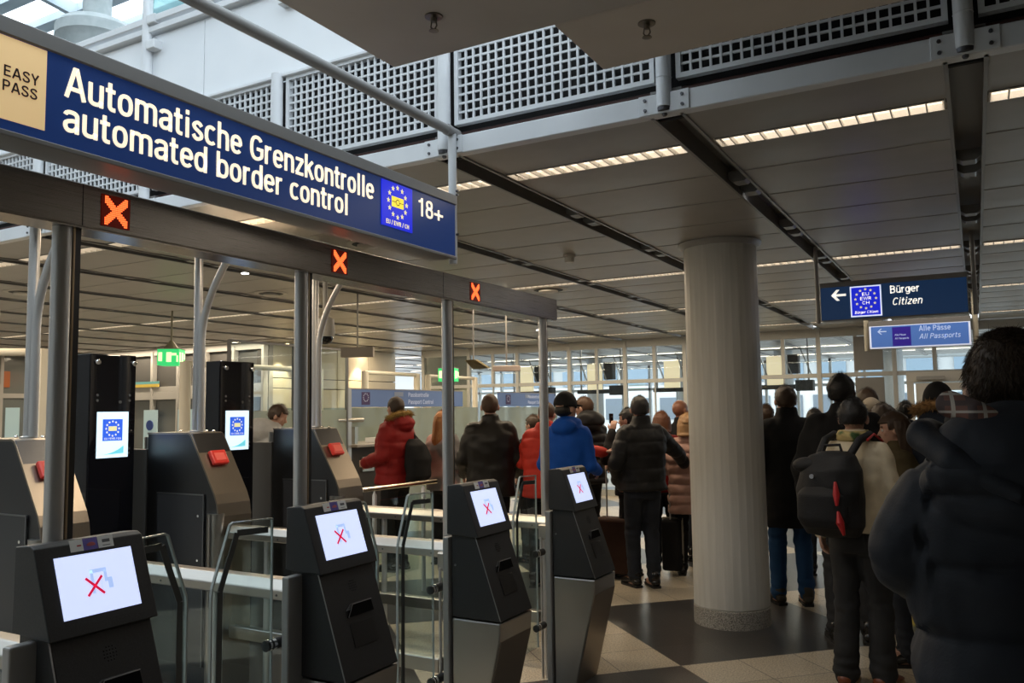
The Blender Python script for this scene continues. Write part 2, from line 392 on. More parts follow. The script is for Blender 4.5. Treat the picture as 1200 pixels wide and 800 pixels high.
# slab above everything, with the atrium left open
sl = MB(); sl.box(-18, 5, 3.62, 15.0, 3.3, 3.5); sl.box(-1.2, 5, -5, 3.62, 3.62, 3.75)
struct(sl.build('ceiling_slab', mat('dark_concrete', (0.05, 0.05, 0.05), 0.9)))
# channels
chm = mat('channel_grey', (0.20, 0.19, 0.18), 0.4); lipm = mat('channel_lip', (0.22, 0.215, 0.21), 0.35)
for k, x in enumerate(GX):
    c = MB(); c.box(x - 0.072, x - 0.066, 3.47, 14.8, CZ - 0.004, CZ + 0.10); c.box(x + 0.066, x + 0.072, 3.47, 14.8, CZ - 0.004, CZ + 0.10)
    c.box(x - 0.072, x + 0.072, 3.47, 14.8, CZ + 0.10, CZ + 0.11)
    o = struct(c.build('trim_%d' % (20 + k), chm))
    c = MB(); c.box(x - 0.076, x - 0.060, 3.47, 14.8, CZ - 0.010, CZ - 0.003); c.box(x + 0.060, x + 0.076, 3.47, 14.8, CZ - 0.010, CZ - 0.003)
    c.build('channel_lip', lipm, o)
    c = MB()
    y = 4.75 + (k % 2) * 0.25; j_ = 0
    while y < 14.5:
        c.prism([(x - 0.06, CZ + 0.02), (x - 0.03, CZ - 0.002), (x + 0.03, CZ - 0.002), (x + 0.06, CZ + 0.02), (x + 0.06, CZ + 0.06), (x - 0.06, CZ + 0.06)], y, y + 0.10, 'y')
        y += (0.28 if j_ % 2 == 0 else 1.15); j_ += 1
    c.build('channel_bracket', lipm, o)

# ---- white beam, mesh wall frame and atrium wall
WY = 3.45
bm_ = MB(); bm_.box(GX[-1], GX[0], WY - 0.01, WY + 0.05, CZ - 0.01, CZ + 0.082)
beam = struct(bm_.build('trim_1', WHITEM, bevel=0.004))
pl = MB(); bolts = MB()
for x in GX:
    pl.box(x - 0.115, x + 0.115, WY - 0.018, WY - 0.010, CZ - 0.008, CZ + 0.082)
    for s in (-1, 1):
        for zz in (0.015, 0.06): bolts.lathe((x + s * 0.085, WY - 0.019, CZ + zz), [(0.007, -0.006), (0.008, 0.0), (0.008, 0.006)], 8, 'y')
pl.build('splice_plate', WHITEM, beam, bevel=0.002); bolts.build('splice_bolts', mat('dark_bolt', (0.12, 0.12, 0.13), 0.4, 0.8), beam)
dk = MB(); dk.box(GX[-1], GX[0], WY + 0.10, WY + 0.12, CZ + 0.0, 3.62)
struct(dk.build('trim_2', GAPSHADE))  # near-black sheet paints the shade of the duct space behind the mesh
# white tube posts of the trellis, one per bay
for k, x in enumerate(GX):
    if x > 1.3: continue
    p = MB(); top = 5.4 if abs(x + 4.63) < .1 else 3.62
    p.lathe((x, WY - 0.005, 0), [(0.026, CZ + 0.015), (0.034, CZ + 0.02), (0.034, 3.10), (0.036, 3.102), (0.034, 3.104), (0.034, top)], 20)
    o = struct(p.build('trim_%d' % (50 + k), WHITEM, smooth=True))
    MB().lathe((x, WY - 0.005, 0), [(0.008, CZ - 0.02), (0.012, CZ - 0.015), (0.012, CZ), (0.03, CZ + 0.002), (0.032, CZ + 0.018)], 16).build('post_foot', mat('dark_bolt', (0.1, 0.1, 0.1), 0.4, 0.8), o, smooth=True)
# mesh grilles, one per bay
def grille(xa, xb, z0, z1):
    bars = MB(); fr = MB(); p = 0.0445; w = 0.0105; y = WY + 0.03
    nx = int(round((xb - xa - 0.04) / p)); px = (xb - xa - 0.04) / nx; nz = int(round((z1 - z0 - 0.04) / p)); pz = (z1 - z0 - 0.04) / nz
    for i in range(1, nx): x = xa + 0.02 + i * px; bars.box(x - w / 2, x + w / 2, y - 0.008, y + 0.004, z0 + 0.02, z1 - 0.02)
    for j in range(1, nz): z = z0 + 0.02 + j * pz; bars.box(xa + 0.02, xb - 0.02, y - 0.006, y + 0.003, z - w / 2, z + w / 2)
    fr.box(xa, xb, y - 0.016, y + 0.02, z0, z0 + 0.022); fr.box(xa, xb, y - 0.016, y + 0.02, z1 - 0.022, z1)
    fr.box(xa, xa + 0.022, y - 0.016, y + 0.02, z0 + 0.022, z1 - 0.022); fr.box(xb - 0.022, xb, y - 0.016, y + 0.02, z0 + 0.022, z1 - 0.022)
    return bars, fr
ordn = ['first', 'second', 'third', 'fourth', 'fifth', 'sixth', 'seventh', 'eighth', 'ninth', 'tenth', 'eleventh', 'twelfth', 'thirteenth', 'fourteenth', 'fifteenth']
GR = None
vis = [k for k in range(1, 12)]
for q, k in enumerate(vis):
    xa, xb = GX[k + 1] + 0.05, GX[k] - 0.05
    lab = 'white square-mesh grille panel above the white beam, %s bay from the right' % ordn[q]
    if GR is None:
        GR = thing('mesh_grille', ((xa + xb) / 2, WY + 0.03, 3.085), lab, 'grille', 'square-mesh grille panels above the beam')
        a, f_ = grille(xa, xb, 3.098, 3.60); a.build('mesh', WHITEM, GR)['label'] = 'open square mesh'; f_.build('frame', WHITEM, GR)
    else: copy_thing(GR, ((xa + xb) / 2, WY + 0.03, 3.085), lab)
# pipe and cable in the dark gap
struct(MB().tube([(GX[-1], WY + 0.07, 3.065), (GX[0], WY + 0.07, 3.065)], 0.012, 10).build('trim_3', mat('brown_pipe', (0.08, 0.03, 0.025), 0.4), smooth=True))
# white panel parapet over the grilles, balustrade above it
wp = MB(); 
for k in range(-2, 7):
    wp.box(-4.12 - 2.33 * (k + 1) + .006, -4.12 - 2.33 * k, WY + 0.02, WY + 0.06, 3.62, 4.13)
struct(wp.build('wall_atrium', WPANEL, bevel=0.002))
tr = MB(); tr.box(GX[-1], GX[0], WY - 0.02, WY + 0.06, 4.14, 4.18); tr.box(GX[-1], GX[0], WY - 0.03, WY + 0.02, 4.20, 4.245); tr.box(GX[-1], GX[0], WY - 0.005, WY + 0.055, 3.60, 3.62)
tr.box(-4.63, GX[0], WY - 0.02, WY + 0.02, 4.95, 5.0)
bracket = MB()
for x in GX[4:]:
    for zz in (4.05, 4.22): bracket.box(x + 0.03, x + 0.11, WY - 0.04, WY + 0.03, zz - 0.03, zz + 0.03)
tr_o = struct(tr.build('trim_4', WHITEM, bevel=0.003)); bracket.build('clamp_bracket', WHITEM, tr_o, bevel=0.004)
for k in range(4, 7):
    g = MB()
    for a in (0, 1):
        xa = GX[k + 1] + 0.05 + a * 0.54; g.box(xa, xa + 0.525, WY - 0.006, WY + 0.006, 4.26, 4.94)
    struct(g.build('window_%d' % (40 + k), glass('balustrade_glass', (0.55, 0.72, 0.72), haze=0.35, hazecol=(0.45, 0.6, 0.62))))
# upper gallery behind: floor edge, far wall, round column, glazed roof
struct(MB().box(-18, -1.2, 9.0, 9.2, 3.5, 6.9).build('wall_gallery', noisy('gallery_wall', (0.55, 0.6, 0.62), (0.6, 0.66, 0.68), 1, 0.5)))
roof = MB(); 
for i in range(26): 
    y = -4.5 + i * 0.62; z = 7.5 + max(0, (9.0 - y)) * 0.10
    roof.box(-18, -1.2, y, y + 0.20, z, z + 0.12)
for i in range(9): x = -17.5 + i * 2.0; roof.add([(x, -5, 8.8), (x + 0.09, -5, 8.8), (x + 0.09, 9.2, 7.4), (x, 9.2, 7.4), (x, -5, 9.0), (x + 0.09, -5, 9.0), (x + 0.09, 9.2, 7.6), (x, 9.2, 7.6)], [(0, 1, 2, 3), (4, 7, 6, 5), (0, 4, 5, 1), (1, 5, 6, 2), (2, 6, 7, 3), (3, 7, 4, 0)])
struct(roof.build('ceiling_skylight', noisy('roof_louvre_white', (0.5, 0.6, 0.66), (0.62, 0.7, 0.75), 2, 0.5)))
MUS = noisy('mushroom_concrete', (0.42, 0.47, 0.47), (0.5, 0.54, 0.54), 9, 0.7)
gc = thing('gallery_column', (-9.0, 6.0, 3.5), 'pale round column with drum capital in the upper gallery above the blue sign', 'column')
MB().lathe((-9.0, 6.0, 0), [(0.16, 3.5), (0.16, 7.9)], 24).build('shaft', MUS, gc, smooth=True)
MB().lathe((-9.0, 6.0, 0), [(0.30, 5.75), (0.36, 5.85), (0.38, 6.05), (0.45, 6.12), (0.45, 6.24), (0.38, 6.32), (0.17, 6.36)], 32).build('capital', MUS, gc, smooth=True)
MB().tube([(-9.0, 6.0, 6.75), (-9.7, 5.7, 6.9), (-11.0, 5.3, 6.92)], 0.11, 14).build('brace', MUS, gc, smooth=True)

# ---- enclosing walls
WM = noisy('grey_wall_paint', (0.28, 0.27, 0.25), (0.31, 0.30, 0.28), 3, 0.7)
struct(MB().box(-18.2, 5.2, -5.2, -5.0, 0, 8).build('wall_back', WM))
struct(MB().box(3.6, 3.8, -5, 14.8, 0, 4).build('wall_right', WM))
struct(MB().box(-18.2, -18.0, -5, 11, 0, 8).build('wall_left', WM))

# canopy panels hanging over the camera side of the gap
canm = noisy('canopy_taupe', (0.50, 0.46, 0.42), (0.53, 0.49, 0.45), 5, 0.6)
canm2 = noisy('canopy_taupe_light', (0.60, 0.53, 0.46), (0.63, 0.56, 0.49), 5, 0.6)
c1 = tag(MB().box(-1.865, 3.6, -5, 2.455, 2.95, 3.06).build('canopy_panel', canm, bevel=0.004), 'large taupe ceiling canopy overhead, its corner pointing at the mesh grilles', 'ceiling panel')
c2 = tag(MB().box(-1.19, 3.6, 2.46, 2.885, 2.95, 3.06).build('canopy_panel', canm2, bevel=0.004), 'lighter taupe canopy strip beside the big canopy, carrying the sprinkler', 'ceiling panel')
for (x, y, lab) in ((-0.91, 2.60, 'small brass sprinkler head under the lighter canopy strip'), (-1.50, 2.19, 'small dark sprinkler head under the darker canopy at the top edge')):
    sp = thing('sprinkler_head', (x, y, 2.95), lab, 'sprinkler')
    MB().lathe((x, y, 2.95), [(0.030, 0.0), (0.030, -0.004), (0.012, -0.006)], 20).build('rosette', mat('sprinkler_steel', (0.25, 0.23, 0.2), 0.35, 1), sp, smooth=True)
    MB().lathe((x, y, 2.95), [(0.011, -0.004), (0.011, -0.02), (0.006, -0.022)], 14).tube([(x - 0.009, y, 2.93), (x - 0.012, y, 2.915), (x, y, 2.90)], 0.0025, 6).tube([(x + 0.009, y, 2.93), (x + 0.012, y, 2.915), (x, y, 2.90)], 0.0025, 6).lathe((x, y, 2.90), [(0.016, 0.001), (0.017, -0.001), (0.004, -0.002)], 14).build('nozzle', mat('sprinkler_steel', (0.25, 0.23, 0.2), 0.35, 1), sp, smooth=True)

# ---- far glazed wall at Y = 14.8, on the same module
FY = 14.8
frame = mat('window_frame_grey', (0.40, 0.41, 0.40), 0.45)
half = 0.5825
def glazed(nm, k, y, door=False):
    xb = GX[k]; xa = GX[k + 1]
    f_ = MB(); f_.box(xa - 0.035, xa + 0.035, y - 0.05, y + 0.03, 0, 2.95)
    f_.box(xa + 0.035, xb - 0.035, y - 0.04, y + 0.03, 2.80, 2.95); f_.box(xa + 0.035, xb - 0.035, y - 0.04, y + 0.03, 2.12, 2.19)
    f_.box(xa + half - 0.03, xa + half + 0.03, y - 0.04, y + 0.03, 2.19, 2.80); f_.box(xa + 0.035, xb - 0.035, y - 0.04, y + 0.03, 0, 0.12)
    f_.box(xa + half - 0.012, xa + half + 0.012, y - 0.03, y + 0.02, 0.12, 2.12)
    o = struct(f_.build(nm, frame, bevel=0.003))
    MB().box(xa + 0.035, xb - 0.035, y - 0.006, y + 0.006, 0.12, 2.80).build('pane', GLASS_WIN, o)
    return o
for k in range(0, 12):
    if k == 2: continue
    o_ = glazed('window_%d' % k, k, FY)
    if GX[k] < -9.0:
        MB().box(GX[k + 1] + .04, GX[k] - .04, FY + .01, FY + .03, .12, 2.12).build('cream_infill', mat('cream_infill', (0.42, 0.39, 0.32), 0.4), o_)
        MB().box(GX[k + 1] + .04, GX[k] - .04, FY + .01, FY + .03, 2.19, 2.80).build('dark_infill', mat('dark_infill', (0.14, 0.14, 0.13), 0.25), o_)
# grey infill panels of the bay next to the door
pan = mat('infill_grey', (0.19, 0.19, 0.185), 0.5)
x0 = GX[4]
tag(MB().box(-1.74, -1.30, FY - 0.045, FY - 0.02, 2.22, 2.78).build('infill_panel', pan, bevel=0.004), 'upper matt grey infill panel in the far glazed wall beside the paler blue sign', 'panel')
tag(MB().box(-1.74, -1.30, FY - 0.045, FY - 0.02, 0.1, 2.10).build('infill_panel', pan, bevel=0.004), 'lower matt grey infill panel in the far glazed wall behind the queue', 'panel')
# door in the far wall, bay right of that
dr = MB(); xa, xb = -0.97, 0.45
DF = mat('door_frame_light', (0.55, 0.54, 0.50), 0.45)
dr.box(xa, xa + 0.10, FY - 0.10, FY - 0.02, 0, 2.0); dr.box(xb - 0.10, xb, FY - 0.10, FY - 0.02, 0, 2.0); dr.box(xa, xb, FY - 0.10, FY - 0.02, 2.0, 2.16)
dr.box(xa + 0.13, xa + 0.25, FY - 0.13, FY - 0.08, 0.2, 1.86); dr.box(xb - 0.25, xb - 0.13, FY - 0.13, FY - 0.08, 0.2, 1.86); dr.box(xa + 0.13, xb - 0.13, FY - 0.13, FY - 0.08, 1.86, 1.98); dr.box(xa + 0.13, xb - 0.13, FY - 0.13, FY - 0.08, 0.02, 0.2)
d = struct(dr.build('door_1', DF, bevel=0.004))
MB().box(xa + 0.25, xb - 0.25, FY - 0.11, FY - 0.10, 0.2, 1.86).build('pane', GLASS_WIN, d)
MB().box(xa + 0.15, xa + 0.55, FY - 0.19, FY - 0.13, 2.03, 2.09).build('door_closer', mat('closer_grey', (0.35, 0.35, 0.34), 0.4), d, bevel=0.004)
MB().box(xa + 0.27, xa + 0.48, FY - 0.12, FY - 0.112, 0.25, 1.83).build('notice_board', mat('olive_panel', (0.13, 0.125, 0.10), 0.5), d)
glazed('window_30', 2, FY + 0.06)

# hall beyond the glass, its ceiling, far glazing and the pale building outside
bc = MB()
for i in range(16): bc.box(-18, 5, 15.0 + i * 0.62, 15.58 + i * 0.62, 2.97 + 0.006 * (i % 2), 3.0)
struct(bc.build('ceiling_beyond', cm))
for k, x in enumerate(GX[::2]):
    pass
bcx = MB()
for x in GX: bcx.box(x - 0.05, x + 0.05, 15.0, 24.9, 2.955, 2.972)
struct(bcx.build('trim_5', chm))
for y in (16.4, 19.3, 22.2): area('beyond_row_light', (-5.5, y, 2.93), (0, 0, 0), 16, 0.1, 70, (1.0, 0.88, 0.7))
bs = MB()
for k in range(len(GX) - 1):
    for y in (16.4, 19.3, 22.2): bs.box(GX[k + 1] + 0.1, GX[k] - 0.1, y - 0.05, y + 0.05, 2.950, 2.956)
tag(bs.build('distant_light_strips', emit('distant_strip_light', (1.0, 0.9, 0.74), 2.2)), 'rows of ceiling light strips in the hall beyond the far glazing', 'ceiling light', kind='stuff')
ff = MB(); k = -18.0
while k < 5: ff.box(k - 0.035, k + 0.035, 25.0, 25.12, 0, 3.0); k += 0.9
ff.box(-18, 5, 25.0, 25.1, 2.2, 2.28); ff.box(-18, 5, 25.0, 25.1, 2.9, 3.0); ff.box(-18, 5, 25, 25.1, 0, 0.5)
struct(ff.build('window_60', frame))
for x in (-1.62, -4.0, -6.4, -8.9):
    tag(MB().lathe((x, 20.5, 0), [(0.22, 0), (0.22, 2.97)], 24).build('round_pillar', mat('pillar_blue_grey', (0.36, 0.39, 0.41), 0.5), smooth=True), 'slim grey pillar in the bright hall beyond the glazing, %s' % {-1.62: 'seen just left of the grey infill panels', -4.0: 'seen between the round column and the bald head', -6.4: 'seen above the black hooded puffer jacket', -8.9: 'seen above the second passport control sign'}[x], 'pillar')
# pale building outside
ob = thing('office_building', (-20, 52, 0), 'pale office building with a row of windows seen outside through the far glazing', 'building')
MB().box(-60, 40, 52, 60, 0, 3.1).build('facade', mat('pale_facade', (0.66, 0.62, 0.58), 0.8), ob)
MB().box(-60, 40, 51.6, 60, 4.9, 12).build('upper_facade', mat('pale_facade', (0.66, 0.62, 0.58), 0.8), ob)
x = -37
while x < 7: MB().box(x, x + 1.6, 51.96, 52.2, 3.2, 4.8).build('window', mat('bluish_windows', (0.22, 0.28, 0.33), 0.2), ob); x += 2.4
x = -37
while x < 7: MB().box(x, x + 1.3, 51.9, 52.2, .9, 2.3).build('window', mat('grey_windows', (0.16, 0.18, 0.2), 0.3), ob); x += 1.9
MB().box(-60, 40, 52.1, 60, 3.1, 4.9).build('band_wall', mat('pale_facade2', (0.46, 0.45, 0.43), 0.8), ob)

# ---- left: yellow-lit panelled side wall X = -11.2 and the dark glazed front at Y ~ 10.9
PW = noisy('cream_panel_wall', (0.50, 0.46, 0.36), (0.54, 0.50, 0.40), 2, 0.35)
w = MB(); yy = 10.9
while yy < 14.8:
    for (z0, z1) in ((0.02, 1.1), (1.115, 2.1), (2.115, 2.29), (2.305, 2.94)): w.box(-11.28, -11.22, yy + 0.008, min(yy + 0.98, 14.79), z0, z1)
    yy += 0.985
struct(w.build('wall_side', PW, bevel=0.004))
struct(MB().box(-11.4, -11.285, 10.9, 14.8, 0, 2.95).build('wall_side', mat('joint_dark', (0.06, 0.055, 0.05), 0.7)))
LW = mat('left_frame', (0.42, 0.42, 0.41), 0.4)
lf = MB(); x = -18.0; 
lf.box(-18, -11.2, 10.86, 10.95, 2.82, 2.95); lf.box(-18, -11.2, 10.86, 10.95, 2.10, 2.2); lf.box(-18, -11.2, 10.86, 10.95, 0, 0.15); lf.box(-18, -11.2, 10.86, 10.95, 1.95, 2.1)
while x < -11.1: lf.box(x - 0.03, x + 0.03, 10.84, 10.95, 0, 2.9); x += 0.755
lo = struct(lf.build('window_70', LW, bevel=0.003))
MB().box(-18, -11.2, 10.96, 10.98, 2.2, 2.82).build('dark_panes', mat('dark_blind', (0.09, 0.09, 0.09), 0.4), lo)
MB().box(-18, -11.2, 10.96, 10.98, 0.15, 1.95).build('pane', mat('dull_panes', (0.16, 0.17, 0.17), 0.15), lo)
st = MB(); st.box(-17.5, -14.0, 10.83, 10.86, 2.20, 2.26); st.build('yellow_stripe', mat('yellow_stripe', (0.55, 0.42, 0.08), 0.5), lo)
st = MB(); st.box(-17.5, -14.0, 10.83, 10.86, 2.26, 2.31); st.build('teal_stripe', mat('teal_stripe', (0.12, 0.35, 0.38), 0.5), lo)
for x in (-17.6, -16.6, -15.6, -14.4, -13.4, -12.4):
    MB().box(x, x + 0.4, 10.82, 10.84, 0.3, 1.75).build('lit_glass_door', mat('lit_teal', (0.38, 0.5, 0.52), 0.3, emis=(0.4, 0.6, 0.65), es=0.22), lo)
for x in (-17.4, -16.4, -15.4, -14.2):
    MB().lathe((x, 10.81, 1.45), [(0.0001, -0.01), (0.10, -0.01), (0.10, 0.005)], 16, 'y').build('blue_door_mark', mat('blue_mark', (0.03, 0.06, 0.25), 0.4), lo)
MB().box(-17.95, -16.7, 10.80, 10.83, 2.28, 2.62).build('orange_panel', mat('orange_panel', (0.42, 0.12, 0.03), 0.4), lo)
struct(MB().box(-18, -11.2, 11.0, 11.1, 0, 3.0).build('wall_left', WM))

lf = MB(); y = 4.0
while y < 10.9: lf.box(-18.0, -17.9, y - .035, y + .035, 0, 3.1); y += 0.86
for (za, zb) in ((0, .15), (2.05, 2.15), (2.95, 3.1)): lf.box(-18.0, -17.91, 4.0, 10.86, za, zb)
lo = struct(lf.build('window_71', LW, bevel=.003))
MB().box(-17.97, -17.96, 4.0, 10.86, .15, 2.95).build('pane', mat('grey_pane', (0.17, 0.19, 0.19), 0.12), lo)
y = 4.12; i = 0
while y < 10.7:
    MB().box(-17.955, -17.945, y, y + .30, .2, 1.85).build('lit_glass_door', MATS['lit_teal'], lo)
    MB().lathe((-17.94, y + .45, 1.62), [(0.0001, -0.01), (0.07, -0.01), (0.07, 0.005)], 16, 'x').build('blue_door_mark', MATS['blue_mark'], lo)
    y += .86
MB().box(-17.95, -17.93, 9.25, 10.2, 2.28, 2.62).build('orange_panel', MATS['orange_panel'], lo)
MB().box(-17.95, -17.93, 8.4, 9.2, 2.28, 2.75).build('teal_panel', mat('teal_panel', (0.12, 0.40, 0.42), 0.4, emis=(0.1, 0.4, 0.42), es=0.15), lo)
# ---- main round column
CX, CY, CR = -1.735, 6.54, 0.287
cc = noisy('column_paint', (0.53, 0.52, 0.48), (0.60, 0.59, 0.55), 3.0, 0.5, stretch=(9, 9, 0.6), bump=0.04)
col = thing('round_column', (CX, CY, 0), 'thick pale grey round column with vertical form marks on a granite base', 'column')
s = MB(); N = 28; pts = []
prof = []
for (z, q) in ((0.135, 0.985), (0.145, 1.0), (2.93, 0.985), (2.95, 0.985)): prof.append((CR * q, z))
s.lathe((CX, CY, 0), prof, 30); s.build('shaft', cc, col)
MB().lathe((CX, CY, 0), [(CR * 1.005, 0.0), (CR * 1.005, 0.13), (CR * 0.98, 0.135)], 60).build('granite_base', noisy('grey_granite', (0.12, 0.115, 0.105), (0.46, 0.43, 0.38), 130, 0.45, detail=2, lo=0.35, hi=0.6), col, smooth=True)
MB().lathe((CX, CY, 0), [(CR * 1.02, 2.905), (CR * 1.12, 2.93), (CR * 1.13, 2.946)], 48).build('ceiling_ring', mat('ring_paint', (0.33, 0.32, 0.30), 0.4), col, smooth=True)
# ================================================================== OVERHEAD SIGN
RY, UZ, RX = Vector((0, 1, 0)), Vector((0, 0, 1)), Vector((1, 0, 0))
SX = -2.2
NAVY = mat('sign_navy', (0.014, 0.040, 0.15), 0.3, emis=(0.012, 0.038, 0.16), es=0.42)
LETTER = emit('backlit_letter_warm', (1.0, 0.84, 0.62), 0.98)
ROYAL = mat('sign_royal_blue', (0.01, 0.015, 0.45), 0.3, emis=(0.01, 0.02, 0.62), es=0.9)
STARY = emit('star_yellow', (1.0, 0.85, 0.35), 0.8)
HOUS = mat('sign_housing_grey', (0.28, 0.27, 0.26), 0.42)
sg = thing('hanging_sign', (SX - 0.07, 2.2, 2.36), 'long navy overhead sign reading Automatische Grenzkontrolle, hung above the gates', 'sign')
MB().box(SX - 0.15, SX - 0.002, 0.70, 3.385, 2.395, 2.705).build('housing', HOUS, sg, bevel=0.004)
fr = MB(); fr.box(SX - 0.004, SX + 0.012, 0.70, 3.385, 2.66, 2.708); fr.box(SX - 0.004, SX + 0.010, 0.70, 3.385, 2.388, 2.404)
fr.build('face_frame', HOUS, sg, bevel=0.003)
plate(MB(), (SX, 0.70, 2.404), RY, UZ, 2.68, 0.258, -0.002, 0.003).build('sign_face', NAVY, sg)
gp = plate(MB(), (SX, 1.075, 2.432), RY, UZ, 0.243, 0.225, 0.003, 0.006).build('gold_panel', noisy('gold_panel_lit', (0.95, 0.66, 0.30), (1.0, 0.74, 0.38), 3, 0.25), sg)
gm = gp.data.materials[0]; b_ = gm.node_tree.nodes['Principled BSDF']; b_.inputs['Emission Color'].default_value = (1.0, 0.68, 0.34, 1); b_.inputs['Emission Strength'].default_value = 0.42
DKT = mat('dark_lettering', (0.03, 0.028, 0.025), 0.4)
lettering('lettering', 'EASY', DKT, gp, (SX + 0.007, 1.202, 2.548), RY, UZ, 0.095, 0.030, 0.001, bold=0.03)
lettering('lettering', 'PASS', DKT, gp, (SX + 0.007, 1.200, 2.508), RY, UZ, 0.094, 0.030, 0.001, bold=0.03)
lettering('lettering', 'Automatische Grenzkontrolle', LETTER, sg, (SX + 0.003, 1.372, 2.548), RY, UZ, 1.374, 0.091, 0.004, bold=0.012)
lettering('lettering', 'automated border control', LETTER, sg, (SX + 0.003, 1.369, 2.448), RY, UZ, 1.213, 0.088, 0.004, bold=0.012)
lettering('lettering', '18+', LETTER, sg, (SX + 0.003, 3.068, 2.548), RY, UZ, 0.205, 0.085, 0.004, bold=0.006)
em = plate(MB(), (SX, 2.797, 2.454), RY, UZ, 0.222, 0.200, 0.003, 0.008).build('flag_emblem', ROYAL, sg); em['label'] = 'royal blue emblem with a ring of twelve yellow stars'
star_ring('stars', STARY, em, (SX + 0.0085, 2.908, 2.570), RY, UZ, 0.066, 0.0125, depth=0.001)
pi_ = plate(MB(), (SX, 2.865, 2.547), RY, UZ, 0.086, 0.046, 0.0085, 0.010).build('passport_icon', emit('icon_yellow', (1.0, 0.78, 0.06), 0.85), em)
ic = MB(); plate(ic, (SX, 2.865, 2.5685), RY, UZ, 0.030, 0.003, 0.010, 0.0105); plate(ic, (SX, 2.921, 2.5685), RY, UZ, 0.030, 0.003, 0.010, 0.0105)
for i in range(16):
    a = i * math.pi / 8; ic.box(SX + 0.010, SX + 0.0106, 2.908 + 0.0125 * math.cos(a) - 0.002, 2.908 + 0.0125 * math.cos(a) + 0.002, 2.570 + 0.0125 * math.sin(a) - 0.002, 2.570 + 0.0125 * math.sin(a) + 0.002)
ic.build('icon_line', DKT, em)
lettering('lettering', 'EU / EWR / CH', STARY, em, (SX + 0.0085, 2.826, 2.466), RY, UZ, 0.165, 0.019, 0.001, bold=0.02)
MB().lathe((SX - 0.03, 3.412, 0), [(0.019, 2.375), (0.021, 2.38), (0.021, 3.04)], 18).build('end_pole', WHITEM, sg, smooth=True)
pb = MB()
for z in (2.74, 2.52, 2.72): pb.lathe((SX - 0.003, 3.412, z), [(0.006, -0.01), (0.006, 0.006)], 8, 'x')
pb.build('pole_screws', mat('dark_bolt', (0.1, 0.1, 0.1), 0.4, 0.8), sg)
MB().tube([(SX - 0.03, 0.2, 3.035), (SX - 0.03, 3.46, 3.045)], 0.024, 18).tube([(SX - 0.03, 3.36, 3.044), (SX - 0.03, 3.39, 3.044)], 0.028, 18).build('support_tube', mat('tube_grey', (0.34, 0.33, 0.32), 0.4), sg, smooth=True)

# ================================================================== GATE PORTAL
S = [1.60, 2.69, 3.83, 5.00]
HX = -2.5
gpo = thing('gate_portal', (HX - 0.06, 3.0, 0), 'long brushed steel gate portal with posts and three red cross lights', 'gate')
MB().box(HX - 0.13, HX, 0.3, 5.13, 2.262, 2.405).build('header_beam', STEEL_H, gpo, bevel=0.004, seg=2)
sm = MB(); 
for y in (1.635, 3.725): sm.box(HX - 0.001, HX + 0.0012, y - 0.0012, y + 0.0012, 2.265, 2.402)
sm.build('panel_joint', mat('joint_dark2', (0.02, 0.02, 0.02), 0.5), gpo)
MB().box(HX - 0.125, HX - 0.005, 0.3, 5.12, 2.258, 2.263).build('underside_plate', mat('underside_steel', (0.30, 0.27, 0.24), 0.22, 1.0), gpo)
for i, y in enumerate(S):
    t = MB().lathe((HX - 0.05, y, 0), [(0.029, 0), (0.029, 2.26)], 24).build('post', TUBE, gpo, smooth=True)
    MB().box(HX - 0.075, HX - 0.045, y + 0.032, y + 0.062, 0.0, 2.26).build('post_profile', DARK_STEEL, gpo)
    MB().box(HX - 0.040, HX - 0.034, y + 0.030, y + 0.036, 0.0, 2.26).build('seal_strip', mat('copper_tone_edge', (0.55, 0.42, 0.28), 0.3, 0.8), gpo)
LEDB = mat('led_board_dark_red', (0.10, 0.008, 0.004), 0.4, emis=(0.25, 0.010, 0.002), es=0.15)
LED = emit('red_led', (1.0, 0.13, 0.03), 2.6)
for y in (1.752, 2.879, 4.050):
    q = plate(MB(), (HX, y - 0.053, 2.279), RY, UZ, 0.106, 0.106, 0.0005, 0.004).build('led_panel', LEDB, gpo)
    mb = MB(); n = 15; p = 0.098 / n
    for i in range(n):
        for j in range(n):
            a, b2 = i - 7, j - 7
            if min(abs(a - b2), abs(a + b2)) <= 2 and abs(a) <= 6 or (abs(a) <= 6 and min(abs(a - b2), abs(a + b2)) <= 2):
                mb.box(HX + 0.004, HX + 0.006, y + a * p - p * 0.34, y + a * p + p * 0.34, 2.332 + b2 * p - p * 0.34, 2.332 + b2 * p + p * 0.34)
    x_ = mb.build('led_cross', LED, q); x_['label'] = 'red cross of small light dots'

